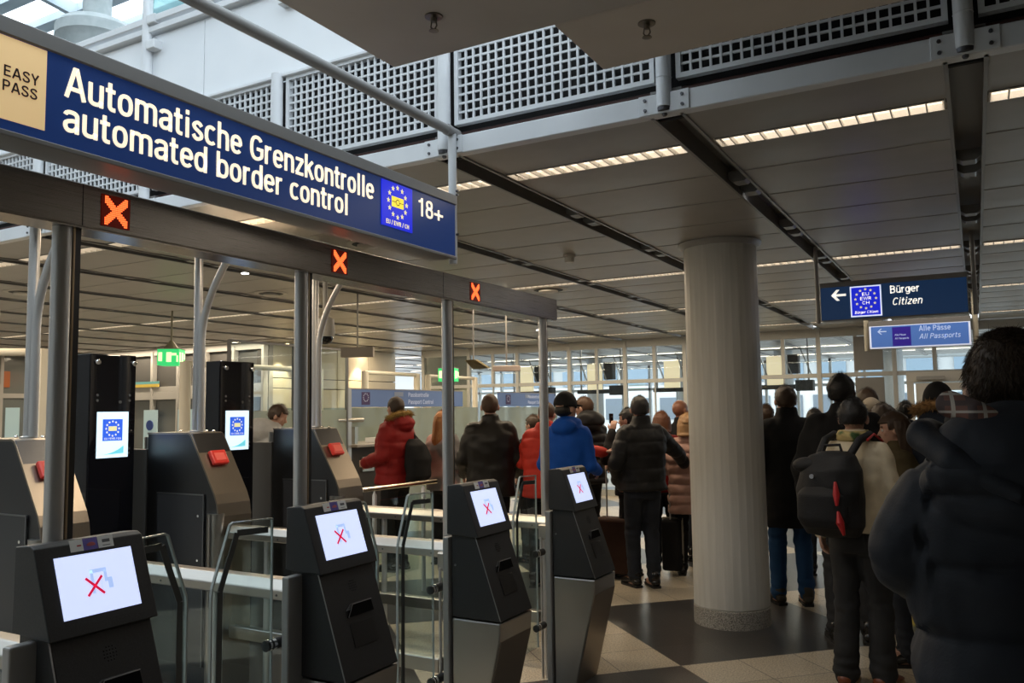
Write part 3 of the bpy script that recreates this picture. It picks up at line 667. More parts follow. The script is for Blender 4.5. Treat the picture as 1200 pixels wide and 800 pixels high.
# ================================================================== PASSPORT KIOSKS
SCREEN = emit('kiosk_screen_white', (0.62, 0.70, 1.0), 0.95)
ICB = emit('screen_icon_blue', (0.42, 0.56, 0.93), 0.85)
REDX = emit('screen_red_cross', (0.62, 0.005, 0.05), 0.8)
def kiosk(y0):
    k = thing('passport_kiosk', (-2.3, y0, 0), '', 'kiosk', None); w = 0.168
    L = lambda x: x    # world x
    # lower steel body
    poly = [(-2.41, 0.0), (-2.265, 0.0), (-2.125, 0.585), (-2.125, 0.50), (-2.41, 0.585)]
    low = [(-2.41, 0.0), (-2.27, 0.0), (-2.128, 0.50), (-2.122, 0.592), (-2.41, 0.592)]
    MB().prism(low, y0 - w, y0 + w, 'y').build('lower_body', mat('kiosk_lower_steel', (0.44, 0.42, 0.40), 0.33, 1.0), k, bevel=0.008, seg=2)
    fs = MB(); fs.add([(-2.2655, y0 - w + .01, 0.0), (-2.2655, y0 + w - .01, 0.0), (-2.1245, y0 + w - .01, 0.50), (-2.1245, y0 - w + .01, 0.50), (-2.2685, y0 - w + .01, 0.0), (-2.2685, y0 + w - .01, 0.0), (-2.1275, y0 + w - .01, 0.50), (-2.1275, y0 - w + .01, 0.50)], [(0, 1, 2, 3), (7, 6, 5, 4), (0, 3, 7, 4), (1, 5, 6, 2), (3, 2, 6, 7), (0, 4, 5, 1)])
    fs.build('front_sheet', mat('kiosk_front_steel', (0.36, 0.31, 0.26), 0.36, 1.0), k)
    # black sloping body
    body = [(-2.41, 0.598), (-2.120, 0.598), (-2.268, 1.02), (-2.41, 1.02)]
    MB().prism(body, y0 - w, y0 + w, 'y').build('black_body', CHAR, k, bevel=0.006, seg=2)
    tr_ = MB(); tr_.bar((-2.1205, y0 - w - 0.001, 0.60), (-2.2665, y0 - w - 0.001, 1.015), 0.0035, 0.0035)
    tr_.build('edge_trim', mat('trim_light', (0.38, 0.38, 0.40), 0.3, 0.9), k)
    # head
    head = [(-2.43, 1.015), (-2.240, 1.005), (-2.330, 1.262), (-2.352, 1.272), (-2.425, 1.265)]
    MB().prism(head, y0 - w - 0.012, y0 + w + 0.012, 'y').build('head', CHAR, k, bevel=0.004, seg=2)
    # slope frame of the screen
    a = Vector((-2.240, 0, 1.005)); b_ = Vector((-2.330, 0, 1.262)); up = (b_ - a).normalized(); nr = RY.cross(up)
    o = a + up * 0.052 + Vector((0, y0 - 0.128, 0))
    sc = plate(MB(), o, RY, up, 0.256, 0.185, 0.0005, 0.003).build('screen', SCREEN, k)
    def pl(mb, u, v, ww, hh, d0=0.003, d1=0.0036): return plate(mb, o + RY * u + up * v, RY, up, ww, hh, d0, d1)
    ic = MB(); pl(ic, 0.102, 0.060, 0.010, 0.072); pl(ic, 0.102, 0.122, 0.055, 0.012); pl(ic, 0.147, 0.09, 0.010, 0.034); pl(ic, 0.157, 0.068, 0.016, 0.034); pl(ic, 0.135, 0.068, 0.002, 0.03); pl(ic, 0.106, 0.126, 0.004, 0.004)
    ic.build('gate_icon', ICB, sc)
    rx = MB(); cc_ = o + RY * 0.112 + up * 0.083
    for s in (-1, 1):
        p0, p1 = cc_ - RY * 0.027 * 1 - up * 0.027 * s, cc_ + RY * 0.027 + up * 0.027 * s
        rx.bar(p0 + nr * 0.0045, p1 + nr * 0.0045, 0.0075, 0.0016, up=nr)
    rx.build('red_cross', REDX, sc)
    for i, (c, u, ww) in enumerate((((0.75, 0.74, 0.70), -0.072, 0.042), ((0.13, 0.10, 0.38), -0.030, 0.048), ((0.78, 0.78, 0.76), 0.020, 0.052))):
        st = plate(MB(), a + up * 0.247 + Vector((0, y0 + u, 0)), RY, up, ww, 0.036, 0.0012, 0.0022).build('sticker', mat('sticker_%d' % i, c, 0.4), k)
        st['label'] = ['white sticker with small red arrow', 'dark blue sticker with a pink hand', 'white sticker with grey picture'][i]
        m_ = MB()
        q = a + up * 0.247 + Vector((0, y0 + u, 0))
        if i == 0:
            plate(m_, q + RY * .022 + up * .015, RY, up, .014, .004, .0022, .0027); mm = mat('sticker_red', (0.5, 0.03, 0.03), 0.5)
        elif i == 1:
            m_.ell(q + RY * .026 + up * .014 + nr * .0022, (0.001, 0.015, 0.009)); mm = mat('sticker_pink', (0.6, 0.16, 0.18), 0.5)
        else:
            plate(m_, q + RY * .014 + up * .016, RY, up, .026, .010, .0022, .0027); plate(m_, q + RY * .014 + up * .006, RY, up, .026, .002, .0022, .0027); mm = mat('sticker_grey', (0.12, 0.12, 0.13), 0.5)
        m_.build('printed_mark', mm, st)
    # document slot with hood and reader bed
    a2 = Vector((-2.120, 0, 0.598)); b2 = Vector((-2.268, 0, 1.02)); u2 = (b2 - a2).normalized(); n2 = RY.cross(u2)
    def onb(u, v, d=0): return a2 + u2 * v + RY * (y0 + u) + n2 * d
    hd = MB(); vs = [onb(-0.072, 0.262), onb(0.092, 0.262), onb(0.085, 0.288), onb(-0.035, 0.288), onb(-0.072, 0.262, 0.008), onb(0.092, 0.262, 0.008), onb(0.085, 0.286, 0.003), onb(-0.035, 0.286, 0.003)]
    hd.add(vs, [(0, 1, 2, 3), (7, 6, 5, 4), (0, 4, 5, 1), (1, 5, 6, 2), (2, 6, 7, 3), (3, 7, 4, 0)]); hd.build('slot_hood', CHAR, k, bevel=0.003)
    sl_ = MB(); sl_.add([onb(-0.070, 0.236, 0.001), onb(0.090, 0.236, 0.001), onb(0.088, 0.280, 0.001), onb(-0.030, 0.280, 0.001), onb(-0.070, 0.236, 0.010), onb(0.090, 0.236, 0.010), onb(0.088, 0.280, 0.010), onb(-0.030, 0.280, 0.010)], [(0, 3, 2, 1), (4, 5, 6, 7), (0, 1, 5, 4), (1, 2, 6, 5), (2, 3, 7, 6), (3, 0, 4, 7)])
    sl_.build('slot_shade_plate', mat('slot_shade_black', (0.002, 0.002, 0.002), 0.9, spec=0.1), k)  # raised near-black plate: the shade inside the slot is painted as colour
    sl_ = MB(); sl_.bar(onb(-0.030, 0.283, 0.011), onb(0.089, 0.283, 0.011), .003, .003, up=n2); sl_.bar(onb(-0.071, 0.236, 0.011), onb(-0.030, 0.283, 0.011), .002, .002, up=n2); sl_.build('slot_rim', mat('trim_light', (0.38, 0.38, 0.40), 0.3, 0.9), k)
    bd = MB(); bd.add([onb(-0.066, 0.115, 0.0), onb(0.076, 0.115, 0.0), onb(0.076, 0.21, 0.0), onb(-0.066, 0.21, 0.0), onb(-0.066, 0.115, 0.004), onb(0.076, 0.115, 0.004), onb(0.076, 0.21, 0.002), onb(-0.066, 0.21, 0.002)], [(0, 3, 2, 1), (4, 5, 6, 7), (0, 1, 5, 4), (1, 2, 6, 5), (2, 3, 7, 6), (3, 0, 4, 7)])
    bd.build('reader_bed', mat('reader_bed_grey', (0.012, 0.012, 0.013), 0.3), k, bevel=0.001)
    sp = MB()
    for i in range(5):
        for j in range(5):
            if (i - 2) ** 2 + (j - 2) ** 2 < 6: sp.ell(onb(0.01 + (i - 2) * 0.010, 0.355 + (j - 2) * 0.010, 0.0005), (0.0025, 0.0025, 0.0025), 6, 4)
    sp.build('speaker_holes', BLACK, k)
    MB().lathe((-2.385, y0 - w - 0.002, 0.86), [(0.006, -0.003), (0.005, 0.003)], 10, 'y').build('lock', mat('lock_grey', (0.3, 0.3, 0.3), 0.3, 1), k)
    return k
KL = ['black passport kiosk with a lit screen nearest the camera at the left edge', 'black passport kiosk with lit screen, second from the left edge', 'black passport kiosk with steel foot beside the middle gate post', 'rightmost black passport kiosk with steel foot, at the end gate post']
k0 = kiosk(S[0] - 0.02); k0['label'] = KL[0]; k0['group'] = 'passport kiosks in front of the gates'
for i in (1, 2, 3): copy_thing(k0, (-2.3, S[i] - 0.015, 0), KL[i])

# ---- lane barriers: rail, end plate, hinge post, lower glass
def barrier(y0):
    t = thing('lane_barrier', (-3.4, y0, 0), '', 'barrier', None)
    poly = [(y0 - .062, .865), (y0 - .062, .905), (y0 - .028, .945), (y0 + .028, .945), (y0 + .062, .905), (y0 + .062, .865)]
    MB().prism(poly, -4.2, -2.52, 'x').build('rail', RAIL, t, bevel=0.006, seg=2)
    sc_ = MB()
    for x in (-2.62, -2.95, -3.35, -3.75): sc_.lathe((x, y0 - 0.063, 0.885), [(0.005, -0.002), (0.005, 0.003)], 8, 'y')
    sc_.build('rail_screws', mat('dark_bolt', (0.1, 0.1, 0.1), 0.4, 0.8), t)
    MB().box(-2.455, -2.418, y0 - 0.20, y0 + 0.17, 0, 1.00).build('end_plate', mat('plate_steel', (0.34, 0.33, 0.32), 0.4, 0.4), t, bevel=0.006, seg=2)
    MB().box(-2.56, -2.45, y0 - 0.10, y0 - 0.03, 0.80, 0.90).build('rail_bracket', mat('bracket_steel', (0.4, 0.38, 0.35), 0.35, 1), t, bevel=0.008)
    for s in (-1, 1):
        MB().lathe((-2.51, y0 + s * 0.085, 0), [(0.011, 0.0), (0.011, 0.82)], 14).lathe((-2.535, y0 + s * 0.105, 0), [(0.008, 0.0), (0.008, 0.82)], 12).build('hinge_post', TUBE, t, smooth=True)
    MB().box(-4.2, -2.60, y0 - 0.03, y0 + 0.03, 0.245, 0.32).build('lower_rail', RAIL, t, bevel=0.004)
    MB().box(-4.2, -2.55, y0 - 0.005, y0 + 0.005, 0.32, 0.865).build('lower_glass', GLASS, t)
    for x in (-3.05, -3.9): MB().lathe((x, y0, 0), [(0.02, 0), (0.02, 0.865)], 14).build('upright', TUBE, t, smooth=True)
    return t
BL = ['low steel-railed barrier running back from the nearest kiosk', 'steel-railed lane barrier behind the second kiosk, crossing the dark cabinets', 'steel-railed lane barrier ending at the third kiosk', 'farthest steel-railed lane barrier, ending at the rightmost kiosk']
b0 = barrier(S[0]); b0['label'] = BL[0]; b0['group'] = 'lane barriers between the gates'
for i in (1, 2, 3): copy_thing(b0, (-3.4, S[i], 0), BL[i])

# ---- glass gate wings
SEAL = mat('dark_pane_edge', (0.06, 0.065, 0.065), 0.3)
def wing(y0, s):
    """hinged at y0 + s*0.10, reaching to y0 + s*0.49"""
    t = thing('gate_wing', (-2.52, y0, 0), '', 'gate wing', None); x = -2.525
    Y = lambda u: y0 + s * u
    out = [(Y(.185), .14), (Y(.185), 1.225), (Y(.39), 1.232), (Y(.405), 1.225), (Y(.487), 1.0), (Y(.49), .97), (Y(.49), .14)]
    MB().prism(out, x - 0.005, x + 0.005, 'x').build('glass_pane', GLASS, t)
    e = MB()
    for a, b_ in zip(out[1:], out[2:]): e.bar((x, a[0], a[1]), (x, b_[0], b_[1]), 0.006, 0.012, up=(1, 0, 0))
    e.bar((x, Y(.185), .14), (x, Y(.185), 1.225), 0.004, 0.011, up=(1, 0, 0)); e.build('polished_edge', mat('edge_grey', (0.35, 0.38, 0.36), 0.15), t)
    e = MB(); inn = [(Y(.215), 1.185), (Y(.375), 1.192), (Y(.455), .985), (Y(.458), .14)]
    for a, b_ in zip(inn, inn[1:]): e.bar((x + 0.008, a[0], a[1]), (x + 0.008, b_[0], b_[1]), 0.024, 0.004, up=(1, 0, 0))
    e.build('dark_border', SEAL, t)
    for z in (.725, .26):
        c = MB()
        c.tube([(x + 0.0, Y(.10), z), (x + 0.0, Y(.215), z)], 0.022, 16); c.build('clamp', RUBBER, t, smooth=True)
        MB().tube([(x, Y(.17), z), (x, Y(.185), z)], 0.0235, 16).tube([(x, Y(.195), z), (x, Y(.205), z)], 0.0235, 16).build('clamp_ring', CHROME, t, smooth=True)
    return t
wl = wing(S[2], -1); wl['label'] = 'clear glass gate wing with cut corner hinged left of the third kiosk'; wl['group'] = 'glass gate wings'
copy_thing(wl, (-2.52, S[1], 0), 'clear glass gate wing with cut corner hinged left of the second kiosk')
copy_thing(wl, (-2.52, S[3], 0), 'clear glass gate wing with cut corner hinged left of the rightmost kiosk')
wr = wing(S[0], 1); wr['label'] = 'clear glass gate wing with cut corner just right of the nearest kiosk'; wr['group'] = 'glass gate wings'
copy_thing(wr, (-2.52, S[1], 0), 'clear glass gate wing mostly hidden behind the second kiosk')
copy_thing(wr, (-2.52, S[2], 0), 'clear glass gate wing mostly hidden behind the third kiosk')

# ---- steel exit cabinets with red button and tall tube
def cabinet(y0):
    t = thing('gate_cabinet', (-4.5, y0, 0), '', 'cabinet', None)
    ya, yb = y0 - .10, y0 + .17
    side = [(-4.92, 0), (-4.23, 0), (-4.23, 1.02), (-4.255, 1.12), (-4.49, 1.525), (-4.92, 1.53)]
    MB().prism(side, ya + 0.004, yb - 0.004, 'y').build('body', DARK_STEEL, t, bevel=0.004)
    # wrap-around steel sheet: top, slope, front
    pr_ = [(-4.92, 1.532), (-4.52, 1.532), (-4.495, 1.522), (-4.478, 1.50), (-4.26, 1.14), (-4.235, 1.08), (-4.222, 1.0), (-4.222, 0.0)]
    sh = MB()
    for (p, q) in zip(pr_, pr_[1:]):
        d = Vector((q[0] - p[0], 0, q[1] - p[1])).normalized(); nn = Vector((-d.z, 0, d.x)) * 0.012
        if nn.z < 0 and nn.x < 0: nn = -nn
        sh.add([(p[0], ya, p[1]), (p[0], yb, p[1]), (q[0], yb, q[1]), (q[0], ya, q[1]), (p[0] - nn.x, ya, p[1] - nn.z), (p[0] - nn.x, yb, p[1] - nn.z), (q[0] - nn.x, yb, q[1] - nn.z), (q[0] - nn.x, ya, q[1] - nn.z)], [(0, 1, 2, 3), (7, 6, 5, 4), (0, 3, 7, 4), (1, 5, 6, 2), (0, 4, 5, 1), (3, 2, 6, 7)])
    sh.build('sloping_cover', CAB_STEEL, t, smooth=True)
    MB().lathe((-4.27, ya + 0.02, 0), [(0.055, 0.0), (0.055, 1.02)], 24).build('rounded_corner', mat('corner_steel', (0.5, 0.48, 0.45), 0.3, 1), t, smooth=True)
    d = MB().box(-4.80, -4.36, ya - 0.006, ya + 0.003, 0.06, 1.13).build('side_door', mat('door_black', (0.03, 0.03, 0.032), 0.3), t, bevel=0.002)
    e = MB(); e.box(-4.805, -4.355, ya - 0.008, ya + 0.002, 1.13, 1.138); e.box(-4.359, -4.352, ya - 0.008, ya + 0.002, 0.06, 1.138); e.build('door_frame', mat('frame_line', (0.25, 0.25, 0.25), 0.3, 0.9), d)
    MB().lathe((-4.40, ya - 0.008, 1.0), [(0.009, -0.004), (0.007, 0.0), (0.007, 0.006)], 12, 'y').lathe((-4.40, ya - 0.008, 0.72), [(0.007, -0.004), (0.006, 0.0), (0.006, 0.006)], 12, 'y').build('door_lock', CHROME, d, smooth=True)
    a = Vector((-4.365, 0, 1.313)); b_ = Vector((-4.432, 0, 1.424)); up = (b_ - a).normalized(); nr = RY.cross(up)
    q = Vector((a.x, y0 - .035, a.z)) + nr * 0.006
    plate(MB(), q, RY, up, .125, .10, 0, .030).build('alarm_button', REDP, t, bevel=0.008, seg=2)
    rb = plate(MB(), q + RY * .022 + up * .022, RY, up, .082, .055, .030, .0325).build('button_window', mat('button_window_red', (0.7, 0.12, 0.09), 0.25, emis=(0.7, 0.08, 0.05), es=0.12), t)
    # tube with curved brace
    yt = y0 + 0.05
    MB().lathe((-4.62, yt, 0), [(0.045, 1.53), (0.045, 1.54), (0.028, 1.545), (0.028, 2.80)], 20).build('tube_post', TUBE, t, smooth=True)
    pts = [(-4.58, yt, 1.54), (-4.58, yt, 2.15)]
    for i in range(1, 9):
        f = i / 8; pts.append((-4.58 + 0.36 * f ** 1.9, yt, 2.15 + 0.66 * f))
    MB().tube(pts, 0.024, 16).build('curved_tube', TUBE, t, smooth=True)
    sc_ = MB()
    for x in (-4.86, -4.60, -4.53): sc_.ell((x, yb - .05, 1.538), (.012, .012, .008), 10, 6)
    sc_.build('dome_nuts', CHROME, t, smooth=True)
    MB().box(-5.22, -4.95, y0 - .085, y0 - .045, 0, 1.42).build('side_plate', mat('plate_dark', (0.05, 0.048, 0.045), 0.4), t, bevel=0.004)
    MB().tube([(-5.0, y0 - .02, 0), (-5.0, y0 - .02, 1.5)], 0.035, 16).build('rear_pillar', STEEL, t, smooth=True)
    return t
CL = ['steel gate cabinet with red button at the left edge, behind the nearest post', 'steel gate cabinet with red button between the two black screen pillars', 'steel gate cabinet with red button behind the second gate post']
c0 = cabinet(S[1]); c0['label'] = CL[0]; c0['group'] = 'steel gate cabinets with red buttons'
copy_thing(c0, (-4.5, S[2], 0), CL[1]); copy_thing(c0, (-4.5, S[3] - 0.02, 0), CL[2])
tag(MB().box(-4.70, -4.16, 2.4, 5.3, 2.80, 2.87).build('rear_tie_beam', STEEL_H, bevel=0.004), 'steel tie beam joining the tall curved tubes behind the gate portal', 'beam')

# ---- black totems with bright screens
def totem(y0):
    t = thing('screen_pillar', (-5.07, y0, 0), '', 'information pillar', None)
    MB().box(-5.155, -5.0, y0 - .17, y0 + .17, 0, 2.055).build('body', BLACKP, t, bevel=0.006, seg=2)
    MB().box(-5.0, -4.994, y0 - .165, y0 + .165, 0.02, 2.05).build('front_glass', BLACKP, t, bevel=0.002)
    for (dy, z) in ((-.12, 2.0), (.145, 2.0)): MB().lathe((-4.99, y0 + dy, z), [(.019, -.004), (.019, .008), (.014, .014)], 20, 'x').build('round_fixing', CHROME, t, smooth=True)
    dots = MB()
    for dy in (-.115, .12):
        for z in (1.785, 1.75, 1.43, 1.40): dots.lathe((-4.993, y0 + dy, z), [(.009, -.002), (.009, .001)], 14, 'x')
    dots.lathe((-4.993, y0 + .05, 1.74), [(.011, -.002), (.011, .001)], 14, 'x')
    for i in range(12): dots.lathe((-4.993, y0 + .125, 1.81 + i * .012), [(.002, -.002), (.002, .001)], 6, 'x')
    dots.build('sensor_windows', mat('sensor_grey', (0.10, 0.10, 0.10), 0.2), t)
    sc = plate(MB(), (-4.994, y0 - .115, 1.375), RY, UZ, .228, .30, 0, .004).build('screen', emit('pillar_screen', (0.66, 0.86, 1.0), 0.95), t)
    em = plate(MB(), (-4.994, y0 - .075, 1.485), RY, UZ, .145, .142, .004, .0045).build('flag_emblem', emit('screen_emblem_blue', (0.03, 0.12, 0.75), 0.75), sc)
    star_ring('stars', emit('pale_star', (0.9, 0.9, 0.75), 0.8), em, (-4.9893, y0 - .003, 1.565), RY, UZ, .047, .009, depth=.0005)
    plate(MB(), (-4.994, y0 - .033, 1.55), RY, UZ, .060, .030, .005, .0055).build('passport_icon', emit('pale_yellow_icon', (0.8, 0.75, 0.4), 0.7), em)
    lettering('lettering', 'EU / EWR / CH', emit('pale_star', (0.9, 0.9, 0.75), 0.8), em, (-4.9893, y0 - .062, 1.493), RY, UZ, .12, .013, .0005, bold=0.02)
    sw = MB(); vs = []
    for i in range(9):
        f = i / 8; vs.append((-4.9895, y0 - .08 + .16 * f, 1.395 + .006 * f))
    for i in range(8, -1, -1):
        f = i / 8; vs.append((-4.9895, y0 - .08 + .16 * f, 1.3965 + .006 * f + .05 * f ** 2.2))
    sw.add(vs + [(v[0] + .0006, v[1], v[2]) for v in vs], [tuple(range(18)), tuple(range(35, 17, -1))]); sw.build('swoosh', emit('teal_swoosh', (0.16, 0.62, 0.75), 0.8), sc)
    return t
t0 = totem(3.52); t0['label'] = 'tall glossy black pillar with bright screen behind the leftmost gate post'; t0['group'] = 'black screen pillars'
copy_thing(t0, (-5.07, 4.58, 0), 'tall glossy black pillar with bright screen, right of the curved steel tube')

# the gate hall floor level: bring the gate assembly to its true size (all of it stands on the floor)
GS = 0.955; seen = set()
def each(o):
    yield o
    for c in o.children: yield from each(c)
for rt in [o for o in COL.objects if o.parent is None and o.name.split('.')[0] in ('gate_portal', 'passport_kiosk', 'lane_barrier', 'gate_wing', 'gate_cabinet', 'rear_tie_beam', 'screen_pillar')]:
    rt.scale = (GS, GS, GS); z0_ = 1.65 * (1 - GS); lx, ly, lz = rt.location; rt.location = (lx * GS, ly * GS, 1.65 + (lz - 1.65) * GS)
    for o in each(rt):
        if o.type == 'MESH' and o.data.name not in seen:
            seen.add(o.data.name)
            for v in o.data.vertices:
                if v.co.z < 0.012: v.co.z = -z0_ / GS
for rt in [o for o in COL.objects if o.name in ('passport_kiosk', 'passport_kiosk.001')]:
    f_ = 1.042 if rt.name == 'passport_kiosk' else 1.03
    rt.location = (rt.location.x * f_, rt.location.y * f_ - (.0 if f_ > 1.04 else .02), rt.location.z)
# ================================================================== HANGING SIGNS
def cit():
    Y = 7.3; s = thing('hanging_sign', (-0.56, Y + .06, 2.34), 'dark blue hanging sign reading Bürger Citizen with white arrow', 'sign')
    MB().box(-1.105, -0.015, Y, Y + .14, 2.350, 2.672).build('housing', HOUS, s, bevel=.004)
    plate(MB(), (-1.098, Y, 2.358), RX, UZ, 1.076, .272, 0, .004).build('sign_face', mat('sign_blue_dim', (0.015, 0.05, 0.14), 0.35, emis=(0.012, 0.045, 0.13), es=0.35), s)
    plate(MB(), (-0.868, Y, 2.370), RX, UZ, .236, .252, .004, .007).build('emblem_border', emit('border_white', (0.8, 0.85, 1.0), 0.9), s)
    em = plate(MB(), (-0.858, Y, 2.380), RX, UZ, .216, .232, .007, .009).build('flag_emblem', ROYAL, s)
    star_ring('stars', STARY, em, (-0.750, Y - .009, 2.515), RX, UZ, .078, .0125, depth=.001)
    W = emit('letter_white', (1.0, 0.95, 0.84), 0.95)
    for i, tx in enumerate(('EU', 'EWR', 'CH')): lettering('lettering', tx, W, em, (-0.750 - (.028, .043, .028)[i], Y - .009, 2.541 - i * .036), RX, UZ, (.056, .086, .056)[i], .026, .001, bold=.03)
    lettering('lettering', 'Bürger Citizen', W, em, (-0.838, Y - .009, 2.395), RX, UZ, .176, .022, .001, bold=.015, italic=.2)
    lettering('lettering', 'Bürger', W, s, (-0.567, Y - .004, 2.545), RX, UZ, .215, .060, .003, bold=.022)
    lettering('lettering', 'Citizen', W, s, (-0.557, Y - .004, 2.447), RX, UZ, .218, .060, .003, bold=.012, italic=.22)
    ar = MB(); c = Vector((-0.955, Y - .004, 2.56))
    ar.box(c.x - .045, c.x + .055, Y - .008, Y - .004, c.z - .009, c.z + .009)
    for q in (-1, 1): ar.prism([(c.x - .06, c.z), (c.x - .018, c.z + q * .045), (c.x + .006, c.z + q * .045), (c.x - .032, c.z)], Y - .008, Y - .004, 'y')
    ar.build('arrow', W, s)
    for x in (-1.135, 0.03): MB().lathe((x, Y + .07, 0), [(.017, 2.34), (.017, 3.0)], 14).build('hanging_pole', mat('pole_grey', (0.36, 0.35, 0.34), 0.4), s, smooth=True)
cit()
def allp():
    Y = 10.8; s = thing('hanging_sign', (-0.56, Y + .06, 2.30), 'paler blue hanging sign reading Alle Pässe All Passports below the citizen sign', 'sign')
    MB().box(-1.095, -0.015, Y, Y + .12, 2.315, 2.65).build('housing', HOUS, s, bevel=.004)
    plate(MB(), (-1.09, Y, 2.318), RX, UZ, 1.07, .27, 0, .003).build('lit_border', emit('lit_edge', (0.75, 0.80, 0.95), 0.6), s)
    plate(MB(), (-1.07, Y, 2.335), RX, UZ, 1.03, .245, .003, .006).build('sign_face', mat('sign_blue_pale', (0.06, 0.15, 0.42), 0.35, emis=(0.09, 0.19, 0.52), es=0.55), s)
    plate(MB(), (-0.838, Y, 2.34), RX, UZ, .20, .225, .006, .008).build('purple_square', mat('sign_purple', (0.03, 0.015, 0.22), 0.35, emis=(0.03, 0.015, 0.25), es=0.6), s)
    W = emit('letter_dim', (0.50, 0.60, 0.82), 0.55)
    lettering('lettering', 'Alle Pässe', W, s, (-0.55, Y - .006, 2.505), RX, UZ, .33, .062, .003, bold=.022)
    lettering('lettering', 'All Passports', W, s, (-0.552, Y - .006, 2.412), RX, UZ, .425, .060, .003, bold=.012, italic=.22)
    lettering('lettering', 'Alle Pässe', W, s, (-0.812, Y - .008, 2.462), RX, UZ, .12, .022, .001, bold=.02)
    lettering('lettering', 'All Passports', W, s, (-0.812, Y - .008, 2.42), RX, UZ, .15, .022, .001, bold=.02, italic=.2)
    ar = MB(); c = Vector((-0.95, Y - .006, 2.52))
    ar.box(c.x - .035, c.x + .05, Y - .009, Y - .006, c.z - .006, c.z + .006)
    for q in (-1, 1): ar.prism([(c.x - .05, c.z), (c.x - .012, c.z + q * .035), (c.x + .002, c.z + q * .035), (c.x - .032, c.z)], Y - .009, Y - .006, 'y')
    ar.build('arrow', W, s)
    for x in (-1.125, 0.03): MB().lathe((x, Y + .05, 0), [(.03, 2.30), (.03, 2.97)], 14).build('hanging_pole', mat('pole_cream', (0.55, 0.50, 0.38), 0.4), s, smooth=True)
allp()

# ---- passport control booths along X = -7
BX = -7.0
BLUE2 = mat('booth_sign_blue', (0.09, 0.14, 0.27), 0.4, emis=(0.08, 0.13, 0.27), es=0.30)
PUR = mat('booth_sign_purple', (0.05, 0.02, 0.10), 0.4)
def booth_sign(ya, yb, lab, first):
    s = thing('booth_sign', (BX, (ya + yb) / 2, 1.7), lab, 'sign', 'blue passport control signs on the booths')
    MB().box(BX - .05, BX, ya, yb, 1.715, 1.945).build('board', BLUE2, s, bevel=.003)
    MB().box(BX - .055, BX + .004, ya - .01, yb + .01, 1.945, 1.958).build('top_trim', HOUS, s)
    W = mat('booth_letter', (0.5, 0.55, 0.65), 0.5, emis=(0.4, 0.45, 0.6), es=0.3)
    def col_icon(y, w_, nm='purple_square'): return plate(MB(), (BX, y, 1.745), RY, UZ, w_, .165, .002, .005).build(nm, PUR, s)
    i1 = col_icon(ya + .20, .17); star_ring('stars', W, i1, (BX + .005, ya + .285, 1.84), RY, UZ, .05, .010, depth=.001)
    plate(MB(), (BX, ya + .90, 1.86), RY, UZ, .20, .06, .002, .004).build('grey_pictogram', mat('pict_grey', (0.25, 0.3, 0.42), 0.5), s)
    if first:
        lettering('lettering', 'Passkontrolle', W, s, (BX + .003, ya + 1.22, 1.855), RY, UZ, .50, .060, .002, bold=.02)
        lettering('lettering', 'Passport Control', W, s, (BX + .003, ya + 1.22, 1.755), RY, UZ, .62, .060, .002, bold=.02)
        col_icon(ya + 2.20, .15)
    else:
        lettering('lettering', 'Passkontrolle', W, s, (BX + .003, ya + 1.0, 1.855), RY, UZ, .50, .055, .002, bold=.02)
        lettering('lettering', 'Passport Control', W, s, (BX + .003, ya + 1.0, 1.755), RY, UZ, .60, .055, .002, bold=.02)
booth_sign(8.30, 10.95, 'blue Passkontrolle sign over the booth behind the red fur-hooded parka', True)
booth_sign(12.1, 14.2, 'blue passport control sign between the black leather jacket and the blue jacket', False)
bt = thing('passport_booth', (BX - .5, 8.4, 0), 'passport control booth with dark counter and frosted glass screens', 'booth')
MB().box(BX - .9, BX, 8.32, 9.35, 0, 1.20).build('counter_body', mat('booth_dark', (0.035, 0.032, 0.03), 0.6, spec=0.2), bt, bevel=.006)
MB().box(BX - .9, BX + .10, 8.30, 9.40, 1.20, 1.235).build('counter_top', mat('counter_top_grey', (0.22, 0.20, 0.17), 0.35), bt, bevel=.005)
MB().box(BX, BX + .02, 8.50, 8.74, .88, 1.07).build('hatch_frame', mat('hatch_steel', (0.4, 0.38, 0.33), 0.3, 1), bt, bevel=.003)
MB().box(BX + .02, BX + .022, 8.54, 8.70, .915, 1.035).build('hatch_opening', BLACK, bt)
MB().box(BX - .06, BX, 8.24, 8.31, 0, 1.96).build('corner_post', mat('post_alu', (0.42, 0.42, 0.41), 0.4, 0.7), bt, bevel=.003)
MB().box(BX - .02, BX - .008, 9.4, 11.4, .15, 1.70).build('frosted_panel', FROST, bt)
MB().box(BX - .02, BX - .008, 8.32, 9.4, 1.46, 1.70).build('frosted_strip', FROST, bt)
MB().box(BX - .02, BX - .008, 11.5, 14.3, .15, 1.70).build('frosted_panel', FROST, bt)
MB().box(BX - 1.4, BX - 1.38, 8.4, 11.0, 1.2, 1.72).build('inner_frosted_panel', FROST, bt)
cl = MB()
for y in (8.45,): cl.box(BX - .10, BX - .04, y - .03, y + .03, 1.235, 1.68)
cl.build('inner_bracket', mat('hatch_steel', (0.4, 0.38, 0.33), 0.3, 1), bt)
MB().tube([(BX - .03, 8.05, 1.55), (BX - .03, 8.55, 1.55)], .035, 14).build('glass_fixing', mat('hatch_steel', (0.4, 0.38, 0.33), 0.3, 1), bt, smooth=True)
ch = thing('office_chair', (BX - .75, 8.85, 0), 'black office chair back showing above the booth counter', 'chair')
MB().prism([(8.66, 1.10), (9.03, 1.10), (9.05, 1.34), (8.99, 1.42), (8.70, 1.42), (8.64, 1.34)], BX - .80, BX - .74, 'x').build('backrest', RUBBER, ch, bevel=.02, seg=3)
MB().ell((BX - .55, 8.85, .95), (.24, .24, .05)).build('seat', RUBBER, ch, smooth=True)
